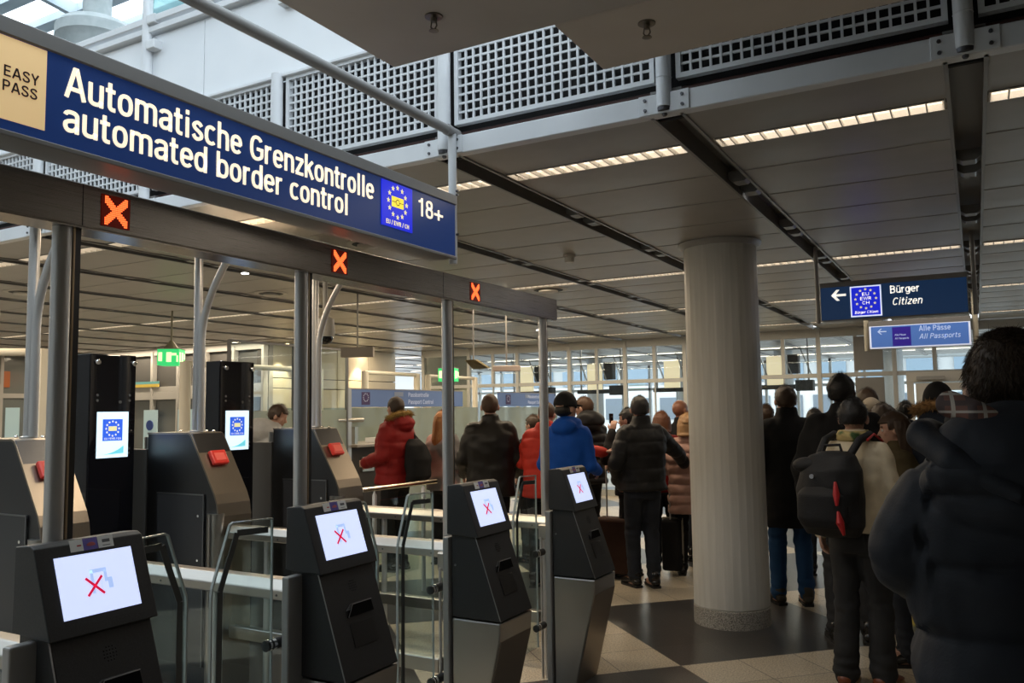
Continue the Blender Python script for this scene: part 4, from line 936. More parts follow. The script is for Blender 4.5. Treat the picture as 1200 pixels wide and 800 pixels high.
MB().lathe((BX - .55, 8.85, 0), [(.25, 0), (.25, .03), (.03, .06), (.03, .95)], 16).build('stand', RUBBER, ch, smooth=True)
MB().box(BX - .80, BX - .72, 8.83, 8.87, .93, 1.15).build('back_bar', RUBBER, ch)
tag(MB().box(BX - .35, BX - .05, 9.0, 9.32, 1.235, 1.30).build('paper_stack', mat('paper', (0.7, 0.7, 0.7), 0.7), bevel=.004), 'white paper stack lying on the booth counter', 'paper')

# frosted partition left of the booth (x 290-413 in the photo)
fp = thing('glass_partition', (-7.0, 7.3, 0), 'tall glass partition with a frosted lower part left of the booth', 'partition')
MB().box(-7.012, -7.0, 6.3, 8.22, .12, 1.68).build('frosted_pane', FROST, fp)
MB().box(-7.012, -7.0, 6.3, 8.22, 1.685, 2.45).build('clear_pane', GLASS, fp)
e = MB()
for y in (6.3, 7.27, 8.22): e.box(-7.025, -6.99, y - .012, y + .012, 0, 2.45)
e.box(-7.025, -6.99, 6.3, 8.22, 2.43, 2.455); e.build('frame', mat('dark_frame', (0.12, 0.12, 0.12), 0.4), fp)

# cream tube portals over the booths
def portal(ya, yb, z, x, lab):
    s = thing('tube_portal', (x, (ya + yb) / 2, 0), lab, 'frame', None)
    MB().tube([(x, ya, z), (x, yb, z)], .032, 14).build('top_tube', CREAM, s, smooth=True)
    for y in (ya + .02, yb - .02): MB().lathe((x, y, 0), [(.058, 0), (.058, z + .02)], 18).build('upright', CREAM, s, smooth=True)
portal(10.39, 11.84, 2.28, BX - 1.5, 'cream tube portal standing above the booth sign behind the red parka')
portal(12.7, 14.4, 2.30, BX - 1.9, 'cream tube portal seen just right of the middle gate post')
portal(6.0, 8.1, 2.19, BX - .35, 'cream tube portal behind the glass partition and the dome camera')
s = thing('tube_portal', (-7.9, 4.0, 0), 'cream tube portal at the left edge behind the steel posts', 'frame')
MB().tube([(-8.6, 2.6, 2.2), (-7.83, 4.77, 2.27)], .035, 14).build('top_tube', CREAM, s, smooth=True)
MB().box(-7.87, -7.80, 4.72, 4.82, 0, 2.30).build('upright', CREAM, s, bevel=.006)
# green exit lights
def exit_light(c, rz, lab):
    s = thing('exit_light', c, lab, 'exit sign', None, rz)
    G = emit('exit_green', (0.03, 0.62, 0.17), 0.85); Wg = emit('exit_white', (0.8, 1.0, 0.55), 0.95)
    MB().box(-.13, .13, -.13, .13, -.10, .10).build('lit_box', G, s, world=False, bevel=.004)
    m_ = MB()
    for (px, n_) in ((-1, 0),):
        m_.box(-.115, -.07, -.134, -.13, -.05, .06); m_.box(-.02, .04, -.134, -.13, -.06, .06); m_.box(.04, .10, -.134, -.13, .02, .05); m_.box(.10, .12, -.134, -.13, -.06, .02)
        m_.box(.13, .134, -.11, -.06, -.06, .06); m_.box(.13, .134, -.02, .04, -.05, .06); m_.box(.13, .134, .08, .12, -.02, .05)
    m_.build('running_man_symbol', Wg, s, world=False)
    MB().box(-.134, .134, -.134, .134, .10, .11).build('lid', HOUS, s, world=False)
    MB().lathe((0, 0, 0), [(.10, .11), (.012, .22), (.012, 2.95 - c[2])], 12).build('hanger', mat('olive_hanger', (0.22, 0.21, 0.14), 0.5), s, world=False)
exit_light((-8.75, 6.95, 2.36), R(35), 'green lit emergency exit box hanging left, between the two black pillars')
exit_light((-7.1, 10.7, 2.20), R(20), 'green lit emergency exit box hanging left of the middle gate post')

# ================================================================== CEILING LIGHTS
def louvre_lamp(w):
    t = thing('ceiling_light', (0, 0, 2.95), '', 'ceiling light', None)
    MB().box(-w / 2, w / 2, -.066, -.060, -.004, .06).box(-w / 2, w / 2, .060, .066, -.004, .06).box(-w / 2, w / 2, -.066, .066, .055, .065).build('housing', mat('lamp_reflector', (0.75, 0.73, 0.70), 0.18, 0.8), t, world=False)
    fins = MB(); n = 14
    for i in range(n + 1):
        x = -w / 2 + w * i / n
        fins.prism([(-.060, -.003), (.060, -.003), (.060, .020), (-.060, .020)], x - .003, x + .003, 'x')
    fins.build('louvre_fins', mat('lamp_fin', (0.85, 0.82, 0.76), 0.35, 0.0), t, world=False)
    MB().box(-w / 2 + .01, w / 2 - .01, -.058, .058, .026, .034).build('tube_glow', MATS['tube_glow'], t, world=False)
    return t
emit('tube_glow', (1.0, 0.86, 0.68), 1.25)
lw = 1.165 - 0.15 - 0.02
rowname = ['front', 'second', 'third', 'rearmost']
lamp = louvre_lamp(lw); first = True
for ri, y in enumerate([4.0, 7.75, 10.6, 13.6]):
    for k in range(1, 15 if ri < 2 else 12):
        x = (GX[k] + GX[k + 1]) / 2
        if k + 1 >= len(GX): continue
        lab = 'fluorescent ceiling strip, %s row, %s bay from the right' % (rowname[ri], ordn[k - 1])
        if first: lamp.location = (x, y, 2.95); lamp['label'] = lab; lamp['group'] = 'louvred fluorescent strips in the ceiling'; first = False
        else: copy_thing(lamp, (x, y, 2.95), lab)

def spot(x, y, z, lab, p=18):
    t = thing('ceiling_spotlight', (x, y, z), lab, 'spotlight', 'small round ceiling spotlights')
    MB().lathe((x, y, z), [(.045, 0.02), (.048, 0.0), (.036, -.002)], 20).build('ring', CHROME, t, smooth=True)
    MB().lathe((x, y, z), [(.032, -.006), (.032, -.001)], 16).build('bulb', emit('spot_glow', (1, 1, 1), 12), t)
    l_ = bpy.data.lights.new('spot_beam', 'SPOT'); l_.energy = p; l_.spot_size = R(70); l_.spot_blend = .6; l_.shadow_soft_size = .03; l_.color = (1, .97, .9)
    o_ = bpy.data.objects.new('spot_beam', l_); o_.location = (0, 0, -.02); COL.objects.link(o_); o_.parent = t
spot(GX[4] + .02, 5.16, 2.99, 'small bright spotlight in the dark channel above the round column', 14)
spot(GX[8] - .05, 5.43, 2.945, 'small bright spotlight in the ceiling over the curved steel tube', 10)
spot(-6.2, 12.0, 2.945, 'small bright spotlight over the end of the gate portal', 8)
# yellow wall washers on the cream side wall
for y, lab in ((11.25, 'warm wall washer lighting the cream wall left of the second gate post'), (13.5, 'warm wall washer lighting the cream wall above the booth sign')):
    t = thing('wall_washer', (-11.0, y, 2.93), lab, 'spotlight')
    MB().lathe((-11.0, y, 2.93), [(.05, .02), (.05, -.01), (.035, -.012)], 16).build('ring', CREAM, t, smooth=True)
    MB().lathe((-11.0, y, 2.93), [(.033, -.016), (.033, -.013)], 16).build('bulb', emit('washer_glow', (1, .85, .5), 8), t)
    l_ = bpy.data.lights.new('wash_beam', 'SPOT'); l_.energy = 120; l_.spot_size = R(70); l_.spot_blend = .35; l_.shadow_soft_size = .02; l_.color = (1, .84, .52)
    o_ = bpy.data.objects.new('wash_beam', l_); o_.location = (0, 0, -.03); COL.objects.link(o_); o_.parent = t
# smoke detector, loudspeakers, cameras
def disc(name, x, y, prof, mt, lab, cat): return tag(MB().lathe((x, y, 2.95), prof, 28).build(name, mt, smooth=True), lab, cat)
OFFW = mat('off_white_plastic', (0.50, 0.48, 0.44), 0.4)
sd = thing('smoke_detector', (-2.95, 6.31, 2.95), 'small round off-white smoke detector on the ceiling left of the column', 'smoke detector')
MB().lathe((-2.95, 6.31, 2.95), [(.055, 0.0), (.055, -.018), (.05, -.022)], 24).build('base', OFFW, sd, smooth=True)
MB().lathe((-2.95, 6.31, 2.95), [(.042, -.02), (.042, -.05), (.034, -.062), (.0001, -.064)], 24).build('cap', OFFW, sd, smooth=True)
def speaker(x, y, lab, r=.12):
    t = thing('ceiling_speaker', (x, y, 2.95), lab, 'ceiling speaker', 'round ceiling speakers')
    MB().lathe((x, y, 2.95), [(r * 1.35, .001), (r * 1.35, -.006), (r, -.010)], 32).build('rim', OFFW, t, smooth=True)
    MB().lathe((x, y, 2.95), [(r, -.011), (r * .95, -.013)], 28).build('dark_ring', BLACK, t)
    MB().lathe((x, y, 2.95), [(r * .66, -.014), (r * .66, -.03), (r * .5, -.036), (.0001, -.038)], 28).build('cone', OFFW, t, smooth=True)
speaker(-4.05, 4.99, 'round ceiling speaker right above the header between the second and third red crosses')
speaker(-6.61, 6.51, 'round dark ceiling vent near the ceiling spotlight, left of the second gate post', .13)
speaker(-8.6, 5.0, 'round dark ceiling vent seen between the two leftmost steel posts', .14)
speaker(-4.0, 8.0, 'pale round ceiling grille behind the end of the header', .16)
def dome(c, lab, s=1.0):
    t = thing('dome_camera', c, lab, 'camera')
    c = Vector(c)
    MB().lathe(c, [(.02 * s, 2.95 - c.z), (.02 * s, .16 * s), (.075 * s, .13 * s), (.085 * s, .02 * s), (.075 * s, -.02 * s)], 24).build('housing', OFFW, t, smooth=True)
    MB().ell(c + Vector((0, 0, -.02 * s)), (.07 * s, .07 * s, .065 * s), 18, 12).build('dome', BLACKP, t, smooth=True)
dome((-4.80, 5.35, 2.31), 'white dome security camera hanging right of the second gate post')
dome((-5.85, 3.15, 2.33), 'white dome security camera cut by the left edge of the photo')
# tilted back-to-back board signs seen edge-on
def board(c, rz, w, h, mt, lab, tilt=0):
    t = thing('hanging_board', c, lab, 'sign', None, rz)
    MB().box(-w / 2, w / 2, -.03, .03, -h / 2, h / 2).build('board', mt, t, world=False, bevel=.004)
    MB().tube([(0, 0, h / 2), (0, 0, 2.95 - c[2])], .009, 8).build('hanger', HOUS, t, world=False)
board((-5.86, 7.05, 2.30), R(25), .36, .11, mat('board_taupe', (0.30, 0.26, 0.22), 0.5), 'small taupe board hanging from the ceiling right of the dome camera')
board((-4.45, 7.85, 2.10), R(20), .30, .06, mat('board_pink', (0.6, 0.5, 0.45), 0.5), 'small pale pink board hanging right of the folded khaki sign')
t = thing('folded_sign', (-4.75, 7.7, 2.15), 'khaki folded triangular sign hanging in front of the far windows', 'sign')
m_ = MB(); m_.add([(-4.87, 7.66, 2.20), (-4.72, 7.62, 2.20), (-4.64, 7.78, 2.11), (-4.79, 7.70, 2.10), (-4.87, 7.72, 2.20), (-4.72, 7.70, 2.20), (-4.64, 7.84, 2.11), (-4.79, 7.78, 2.10)], [(0, 1, 2, 3), (7, 6, 5, 4), (0, 4, 5, 1), (1, 5, 6, 2), (2, 6, 7, 3), (3, 7, 4, 0)])
m_.build('folded_board', mat('khaki', (0.20, 0.17, 0.09), 0.5), t); MB().tube([(-4.78, 7.7, 2.17), (-4.78, 7.7, 2.95)], .008, 8).build('hanger', HOUS, t)
# display gantries beyond the glass
def gantry(x, lab, y=16.3):
    t = thing('display_gantry', (x, y, 0), lab, 'display', None)
    CR_ = emit('cream_lightbox', (0.95, 0.80, 0.52), 0.62)
    MB().box(x - .34, x - .02, y - .03, y + .03, 2.0, 2.60).build('light_box', CR_, t)
    MB().box(x + .06, x + .26, y - .1, y + .1, 2.26, 2.62).build('monitor', BLACK, t, bevel=.01)
    MB().box(x + .20, x + .52, y - .16, y + .04, 1.93, 2.13).build('monitor', BLACK, t, bevel=.01)
    MB().box(x - .55, x + .45, y - .12, y + .12, 1.97, 2.05).build('lower_beam', BLACK, t, bevel=.01)
    f_ = MB()
    for a, b_ in ((-.5, -.3), (-.05, .15), (.3, .5)): f_.bar((x + a, y - .12, 2.75), (x + b_, y - .12, 2.2), .02)
    f_.bar((x - .6, y - .12, 2.72), (x + .6, y - .12, 2.72), .025); f_.bar((x - .5, y, 2.0), (x - .5, y, 2.96), .03); f_.bar((x + .42, y, 2.0), (x + .42, y, 2.96), .03)
    f_.build('truss', mat('truss_grey', (0.3, 0.3, 0.3), 0.5), t); return t
for x, lab in ((-8.55, 'display gantry with cream light box beyond the glass, left of the end gate post'), (-6.9, 'display gantry with cream light box beyond the glass, above the black hooded puffer jacket'), (-5.2, 'display gantry with cream light box beyond the glass, left of the round column'), (-3.15, 'display gantry with cream light box beyond the glass, right of the round column')): gantry(x, lab)
# handrail barrier before the booths
hb = thing('handrail_barrier', (-4.57, 6.1, 0), 'low steel handrail barrier in front of the red parka', 'barrier')
MB().tube([(-4.63, 5.63, .985), (-4.53, 6.60, .985)], .02, 16).build('handrail', mat('warm_rail', (0.75, 0.66, 0.52), 0.25, 1), hb, smooth=True)
for y in (5.78, 6.42): MB().lathe((-4.63 + .1 * (y - 5.63), y, 0), [(.02, 0), (.02, .93), (.008, .95), (.008, .975)], 14).build('upright', TUBE, hb, smooth=True)
e = MB(); e.box(-4.60, -4.59, 5.82, 6.40, .2, .88); e.build('glass_infill', GLASS, hb)
# ================================================================== PEOPLE
SKIN = noisy('skin', (0.46, 0.26, 0.19), (0.52, 0.31, 0.23), 9, 0.5)
SKIN_D = noisy('skin_dark', (0.06, 0.035, 0.025), (0.08, 0.045, 0.03), 9, 0.45)
def cloth(name, c, rough=0.8, bump=0.15, var=1.25, scale=7): return noisy(name, c, tuple(min(1, x * var) for x in c), scale, rough, bump, bumpscale=160, spec=0.25)
def fabric_mesh(mb, voxel, smooth_it=3):
    me = bpy.data.meshes.new('tmp'); me.from_pydata(mb.v, [], mb.f); me.update()
    bm = bmesh.new(); bm.from_mesh(me); bmesh.ops.recalc_face_normals(bm, faces=bm.faces); bm.to_mesh(me); bm.free()
    o = bpy.data.objects.new('tmp', me); COL.objects.link(o)
    r = o.modifiers.new('r', 'REMESH'); r.mode = 'VOXEL'; r.voxel_size = voxel; r.use_smooth_shade = True
    s = o.modifiers.new('s', 'SMOOTH'); s.factor = 0.6; s.iterations = smooth_it
    bpy.context.view_layer.update()
    dg = bpy.context.evaluated_depsgraph_get()
    out = bpy.data.meshes.new_from_object(o.evaluated_get(dg)); bpy.data.objects.remove(o); bpy.data.meshes.remove(me)
    return out
def finish(me, name, mt, parent, disp=None):
    if disp:
        ns = [v.normal.copy() for v in me.vertices]; cs = [v.co.copy() for v in me.vertices]
        for v, n_, c in zip(me.vertices, ns, cs): v.co = c + n_ * disp(c, n_)
    for p in me.polygons: p.use_smooth = True
    me.name = name; me.materials.clear(); me.materials.append(mt)
    o = bpy.data.objects.new(name, me); COL.objects.link(o)
    if parent is not None: o.parent = parent
    return o
def cap(mb, p, q, r0, r1, n=14):
    """limb piece with rounded ends"""
    p, q = Vector(p), Vector(q); d = (q - p).normalized()
    mb.tube([p - d * r0 * .95, p - d * r0 * .6, p, q, q + d * r1 * .6, q + d * r1 * .95], [r0 * .3, r0 * .8, r0, r1, r1 * .8, r1 * .3], n)
def rings(mb, rs, n=22):
    """closed body of elliptical rings: (cx, cy, z, rx, ry)"""
    k = len(mb.v)
    for (cx, cy, z, rx, ry) in rs:
        for j in range(n):
            t = 2 * math.pi * j / n; c_, s_ = math.cos(t), math.sin(t)
            e = 0.82
            mb.v.append((cx + rx * math.copysign(abs(c_) ** e, c_), cy + ry * math.copysign(abs(s_) ** e, s_), z))
    for i in range(len(rs) - 1):
        for j in range(n):
            A = k + i * n + j; B = k + i * n + (j + 1) % n; mb.f.append((A, B, B + n, A + n))
    mb.f.append(tuple(k + j for j in range(n - 1, -1, -1))); e_ = k + (len(rs) - 1) * n; mb.f.append(tuple(e_ + j for j in range(n)))

ARMS = {  # elbow, wrist, finger direction for the right side (x > 0), at height 1.75
 'down': ((.218, -.03, 1.13), (.235, .04, .89), (0, .1, -1)),
 'fwd': ((.215, -.02, 1.14), (.19, .22, 1.07), (-.2, 1, -.1)),
 'hold': ((.225, .01, 1.14), (.08, .24, 1.12), (-1, .4, 0)),
 'pocket': ((.25, -.08, 1.14), (.20, .07, .96), (-.3, .5, -.8)),
 'phone': ((.25, .18, 1.22), (.13, .14, 1.50), (-.3, -.1, 1)),
 'reach': ((.30, .18, 1.22), (.26, .42, 1.18), (0, 1, .1)),
 'side': ((.32, .03, 1.20), (.43, .14, 1.05), (.5, .4, -.6)),
 'low_fwd': ((.22, -.02, 1.13), (.24, .17, .98), (0, .7, -.7)),
}
def head_xf(o):
    T = Matrix.Translation(Vector((0, .01, 1.50)))
    return T @ Matrix.Rotation(R(o.get('turn', 0)), 4, 'Z') @ Matrix.Rotation(R(-o.get('nod', 0)), 4, 'X') @ Matrix.Rotation(R(o.get('tilt', 0)), 4, 'Y') @ T.inverted()
def hand(mb, w, dirv, side, palm_n):
    """palm, four fingers and a thumb from wrist w"""
    d = Vector(dirv).normalized(); n_ = Vector(palm_n); n_ = (n_ - d * n_.dot(d)).normalized(); a = d.cross(n_) * side
    w = Vector(w)
    rot = Matrix((a, n_, d)).transposed()
    mb.ell(w + d * .045, (.040, .016, .052), 12, 9, rot)
    ls = (.062, .074, .070, .055)
    for i, u in enumerate((-.030, -.010, .010, .029)):
        p0 = w + d * .078 + a * u; p1 = p0 + (d * .85 + n_ * .5).normalized() * ls[i] * .55; p2 = p1 + (d * .45 + n_ * .9).normalized() * ls[i] * .5
        cap(mb, p0, p1, .0095, .0088, 8); cap(mb, p1, p2, .0088, .0078, 8)
    t0 = w + d * .022 - a * .034; t1 = t0 - a * .022 + d * .028 + n_ * .012; t2 = t1 + d * .028 + n_ * .014
    cap(mb, t0, t1, .012, .011, 8); cap(mb, t1, t2, .011, .009, 8)
def person(name_label, x, y, rz, h, o):
    sc = h / 1.728
    t = thing('person', (x, y, 0), name_label, 'person', None, R(rz)); t.scale = (sc, sc, sc)
    P = lambda mb: mb
    skin = o.get('skin', SKIN); b = o.get('bulk', .0); wd = o.get('wide', 1.0)
    near = o.get('near', False); vx = .006 if near else .0085
    lean = o.get('lean', 0.0)          # forward shift of the shoulders
    sh = lambda z: lean * max(0, (z - .95)) / .5
    HM = head_xf(o)
    hs = o.get('head', 1.0)
    def hp(p):
        v = Vector(p); c = Vector((0, .01, 1.52)); v = c + (v - c) * hs
        v = HM @ v; v.y += sh(1.5); v.z -= .022; return v
    # joints
    st = o.get('stance', ((-.10, .0), (.10, .0)))
    hips = [Vector((-.088, 0, .92)), Vector((.088, 0, .92))]
    ank = [Vector((st[0][0], st[0][1], .085)), Vector((st[1][0], st[1][1], .085))]
    knee = [(hips[i] * .52 + ank[i] * .48) + Vector((0, .03, 0)) for i in (0, 1)]
    arms = []
    for side, key in ((-1, o.get('larm', 'down')), (1, o.get('rarm', 'down'))):
        e, w, d = ARMS[key] if isinstance(key, str) else key
        s0 = Vector((side * .162 * wd, sh(1.42) - .005, 1.425))
        e = Vector((side * e[0] * (wd if isinstance(key, str) else 1), e[1] + sh(e[2]), e[2])); w = Vector((side * w[0], w[1] + sh(w[2]), w[2])); d = Vector((side * d[0], d[1], d[2]))
        if isinstance(key, str): e.x += side * b * .6; w.x += side * b * .5
        arms.append((s0, e, w, d, side))
    # --- body: one continuous skin
    m_ = MB()
    rings(m_, [(0, 0, .84, .13, .09), (0, 0, .95, .14, .095), (0, sh(1.08), 1.08, .125, .085), (0, sh(1.25), 1.25, .135, .09), (0, sh(1.38), 1.38, .135, .08), (0, sh(1.44), 1.44, .085, .06), (0, sh(1.48), 1.48, .05, .05)])
    for i in (0, 1):
        cap(m_, hips[i], knee[i], .078, .052); cap(m_, knee[i], ank[i], .052, .036)
        m_.ell(ank[i] + Vector((0, .05, -.045)), (.042, .11, .035))
    for (s0, e, w, d, side) in arms:
        cap(m_, s0 + Vector((-side * .03, 0, -.035)), e, .042, .037); cap(m_, e, w, .037, .027)
        hand(m_, w, d, side, o.get('palm', (-side, 0, 0)))
    # neck and head
    k = len(m_.v)
    cap(m_, (0, sh(1.45) - .01, 1.44), hp((0, -.005, 1.56)), .058, .054)
    hb = MB(); hb.ell((0, -.008, 1.660), (.074, .094, .092), 22, 16); hb.ell((0, .025, 1.600), (.056, .066, .068), 18, 12); hb.ell((0, .048, 1.562), (.030, .034, .024), 14, 10)
    hb.ell((0, .060, 1.672), (.052, .026, .018), 14, 8); hb.ell((0, .097, 1.615), (.0135, .018, .012), 12, 8); cap(hb, (0, .082, 1.652), (0, .100, 1.620), .008, .011, 10)
    hb.ell((0, .080, 1.588), (.022, .012, .006), 12, 8); hb.ell((0, .079, 1.578), (.020, .012, .006), 12, 8)
    for s in (-1, 1):
        hb.ell((s * .080, -.002, 1.628), (.012, .019, .031), 12, 10, Matrix.Rotation(R(-s * 14), 3, 'Z'))
        hb.ell((s * .038, .060, 1.622), (.022, .020, .022), 12, 8)
    hb.v = [tuple(hp(v)) for v in hb.v]; m_.add(hb.v, hb.f)
    finish(fabric_mesh(m_, vx, 2), 'body', skin, t)
    if o.get('face'):
        e = MB(); ir = MB(); br = MB()
        for s in (-1, 1):
            e.ell(hp((s * .031, .074, 1.643)), (.0125, .0125, .0105), 12, 8); ir.ell(hp((s * .031, .084, 1.643)), (.005, .004, .005), 8, 6)
            a_ = hp((s * .016, .0865, 1.668)); b_ = hp((s * .046, .076, 1.668)); br.bar(a_, b_, .006, .008)
        e.build('eyes', mat('eye_white', (0.6, 0.58, 0.55), 0.3), t, smooth=True, world=False); ir.build('irises', mat('eye_dark', (0.02, 0.015, 0.01), 0.2), t, smooth=True, world=False); br.build('eyebrows', o.get('hairmat', BLACK), t, world=False)
        lp = MB(); lp.ell(hp((0, .090, 1.583)), (.019, .006, .007), 10, 6); lp.build('lips', mat('lip_red', (0.40, 0.14, 0.11), 0.4), t, smooth=True, world=False)
    # --- hair or hat
    hair = o.get('hair', 'short')
    hm = o.get('hairmat', mat('hair_dark_brown', (0.025, 0.016, 0.010), 0.55))
    if hair in ('short', 'buzz', 'long', 'bob', 'bun'):
        th = {'short': .011, 'buzz': .004, 'long': .014, 'bob': .016, 'bun': .012}[hair] * o.get('hairvol', 1)
        hm_ = MB(); 
        g = MB(); g.ell((0, -.010, 1.662), (.074 + th, .094 + th, .092 + th), 40, 30)
        keep = []
        nape = o.get('nape', 1.585)
        for f in g.f:
            c = sum((Vector(g.v[i]) for i in f), Vector()) / len(f)
            front = c.y > .035
            hl = 1.700 - (c.y - .035) * .1 if front else (1.64 if (c.y > -.005) else nape + max(0, (.0 + c.y + .05)) * .5)
            if c.z > hl: keep.append(f)
        # outer and inner shells
        me = bpy.data.meshes.new('hair'); me.from_pydata(g.v, [], keep); bm = bmesh.new(); bm.from_mesh(me)
        bmesh.ops.delete(bm, geom=[v for v in bm.verts if not v.link_faces], context='VERTS')
        bmesh.ops.recalc_face_normals(bm, faces=bm.faces); bm.normal_update()
        for v in bm.verts:
            hn = o.get('hairnoise', 1.0); n_ = (noise.noise(v.co * 26 + Vector((x, y, 0))) * th * .55 + noise.noise(v.co * 90) * th * .30) * hn
            v.co += v.normal * n_
        bm.to_mesh(me); bm.free()
        for v in me.vertices: v.co = hp(v.co)
        ho = bpy.data.objects.new('hair', me); COL.objects.link(ho); ho.parent = t; me.materials.append(hm)
        for p in me.polygons: p.use_smooth = True
        so = ho.modifiers.new('thick', 'SOLIDIFY'); so.thickness = th + .010; so.offset = -1
        # strands
        ns = o.get('strands', 500 if hair != 'buzz' else 0); stm = MB(); rnd = random.Random(int(x * 1000))
        vs = [(v.co.copy(), v.normal.copy()) for v in me.vertices]
        L = o.get('strand_len', .022)
        for _ in range(ns):
            c, n_ = vs[rnd.randrange(len(vs))]; c = c + Vector((rnd.uniform(-1, 1), rnd.uniform(-1, 1), rnd.uniform(-1, 1))) * .007
            dn = (n_ * rnd.uniform(.25, .8) * o.get('lift', 1) + Vector((rnd.uniform(-.35, .35), rnd.uniform(-.5, .1), -.55 + (n_.z > .7) * .5))).normalized()
            q = c + dn * L * rnd.uniform(.6, 1.2); a_ = dn.cross(Vector((.3, .2, 1))).normalized() * .0011; c2 = dn.cross(a_.normalized()) * .0011
            stm.add([c - n_ * .003 + a_, c - n_ * .003 - a_, c - n_ * .003 + c2, q], [(0, 1, 3), (1, 2, 3), (2, 0, 3), (0, 2, 1)])
        if ns: stm.build('hair_strands', hm, ho, world=False)
        if hair in ('long', 'bob'):
            lm = MB(); zb = 1.30 if hair == 'long' else 1.50
            for i in range(34):
                a_ = -math.pi * (i / 33.0); px, py = math.cos(a_) * .082, math.sin(a_) * .09 - .012
                lm.tube([hp((px * .98, py * .98, 1.705)), hp((px * 1.10, py * 1.12, 1.64)), hp((px * (1.12 + .1 * noise.noise(Vector((i, 0, 0)))), py * 1.05 - .01, 1.56)), Vector((px * 1.12, py * 1.15 - .02 + sh(1.45), (zb + 1.52) / 2)), Vector((px * .8, py * 1.0 - .03 + sh(1.4), zb + .02 * noise.noise(Vector((i * 3, 1, 0)))))], [.012, .016, .017, .015, .005], 8)
            finish(fabric_mesh(lm, .008, 1), 'long_hair', hm, t, lambda c, n_: noise.noise(Vector((c.x * 90, c.y * 90, c.z * 6))) * .004)
        if hair == 'bun': MB().ell(hp((0, -.115, 1.70)), (.035, .03, .035), 14, 10).build('hair_bun', hm, t, smooth=True, world=False)
    if hair in ('cap', 'beanie'):
        ct = o.get('hatmat', cloth('black_knit', (0.012, 0.012, 0.013))); g = MB(); keep = []
        th = .016; g.ell((0, -.010, 1.668), (.074 + th, .094 + th, .098 + th * 1.3), 36, 26)
        for f in g.f:
            c = sum((Vector(g.v[i]) for i in f), Vector()) / len(f)
            if c.z > 1.652 - (c.y * .12): keep.append(f)
        me = bpy.data.meshes.new('hat'); me.from_pydata(g.v, [], keep); bm = bmesh.new(); bm.from_mesh(me)
        bmesh.ops.delete(bm, geom=[v for v in bm.verts if not v.link_faces], context='VERTS'); bmesh.ops.recalc_face_normals(bm, faces=bm.faces); bm.to_mesh(me); bm.free()
        for v in me.vertices: v.co = hp(v.co)
        for p in me.polygons: p.use_smooth = True
        ho = bpy.data.objects.new('knit_hat' if hair == 'beanie' else 'cap', me); COL.objects.link(ho); ho.parent = t; me.materials.append(ct)
        so = ho.modifiers.new('thick', 'SOLIDIFY'); so.thickness = .012; so.offset = -1
        if hair == 'cap':
            br = MB(); br.prism([(-.07, 0), (-.055, .05), (0, .072), (.055, .05), (.07, 0), (.055, -.02), (-.055, -.02)], 1.664, 1.670, 'z')
            br.v = [tuple(hp((v[0], v[1] + .085, v[2] - .15 * max(0, v[1])))) for v in br.v]; br.build('peak', ct, ho, world=False)
        sd_ = MB(); sd_.ell((0, -.03, 1.625), (.079, .080, .06), 20, 14); sd_.v = [tuple(hp(v)) for v in sd_.v]; 
        if o.get('sidehair', True): sd_.build('back_hair', hm, t, smooth=True, world=False)
    # --- trousers
    tm = o.get('trousers', cloth('trousers_black', (0.014, 0.014, 0.016)))
    m_ = MB(); rings(m_, [(0, 0, .80, .15, .115), (0, 0, .90, .168, .125), (0, 0, 1.0, .16, .115)])
    for i in (0, 1):
        cap(m_, hips[i] + Vector((0, 0, -.02)), knee[i], .098, .074); cap(m_, knee[i], ank[i] + Vector((0, 0, -.01)), .074, .062 * o.get('cuff', 1))
    def wr(c, n_):
        z = c.z; k_ = math.exp(-((z - .12) / .12) ** 2) + math.exp(-((z - .5) / .10) ** 2) * .7 + .25
        return noise.noise(Vector((c.x * 9, c.y * 9, z * 26))) * .012 * k_ + noise.noise(c * 14) * .006
    finish(fabric_mesh(m_, .014, 3), 'trousers', tm, t, wr)
    # --- shoes
    shm = o.get('shoes', mat('black_leather_shoe', (0.012, 0.011, 0.010), 0.25)); slm = o.get('soles', mat('black_sole', (0.01, 0.01, 0.01), 0.6))
    for i in (0, 1):
        a = ank[i]; m_ = MB()
        tz = R(8 if i == 0 else -8)
        rg = [(-.075, .030, .045), (-.055, .040, .060), (0, .043, .075), (.06, .044, .055), (.12, .050, .036), (.165, .044, .028), (.19, .022, .018)]
        m_.v = []; n = 14
        for (yy, rx, hz) in rg:
            for j in range(n):
                q = 2 * math.pi * j / n; m_.v.append((rx * math.cos(q), yy, max(0.016, .02 + hz * (.5 + .5 * math.sin(q)) * 1.05)))
        for r_ in range(len(rg) - 1):
            for j in range(n): A = r_ * n + j; B = r_ * n + (j + 1) % n; m_.f.append((A, B, B + n, A + n))
        m_.f.append(tuple(range(n - 1, -1, -1))); m_.f.append(tuple((len(rg) - 1) * n + j for j in range(n)))
        cap(m_, (0, -.02, .06), (0, -.02, .115), .046, .048, 12)
        rot = Matrix.Rotation(tz, 3, 'Z'); m_.v = [tuple(rot @ Vector(v) + Vector((a.x, a.y, 0))) for v in m_.v]
        so = m_.build('shoe', shm, t, smooth='all', world=False)
        s2 = MB(); s2.prism([(-.035, -.08), (-.044, -.02), (-.044, .05), (-.052, .12), (-.046, .165), (-.02, .195), (.02, .195), (.046, .165), (.052, .12), (.044, .05), (.044, -.02), (.035, -.08)], 0, .020, 'z')
        s2.v = [tuple(rot @ Vector(v) + Vector((a.x, a.y, 0))) for v in s2.v]; s2.build('sole', slm, so, world=False)
    # --- jacket
    jm = o.get('jacket', cloth('jacket_black', (0.012, 0.012, 0.013)))
    hem = o.get('hem', .84); m_ = MB(); B = b
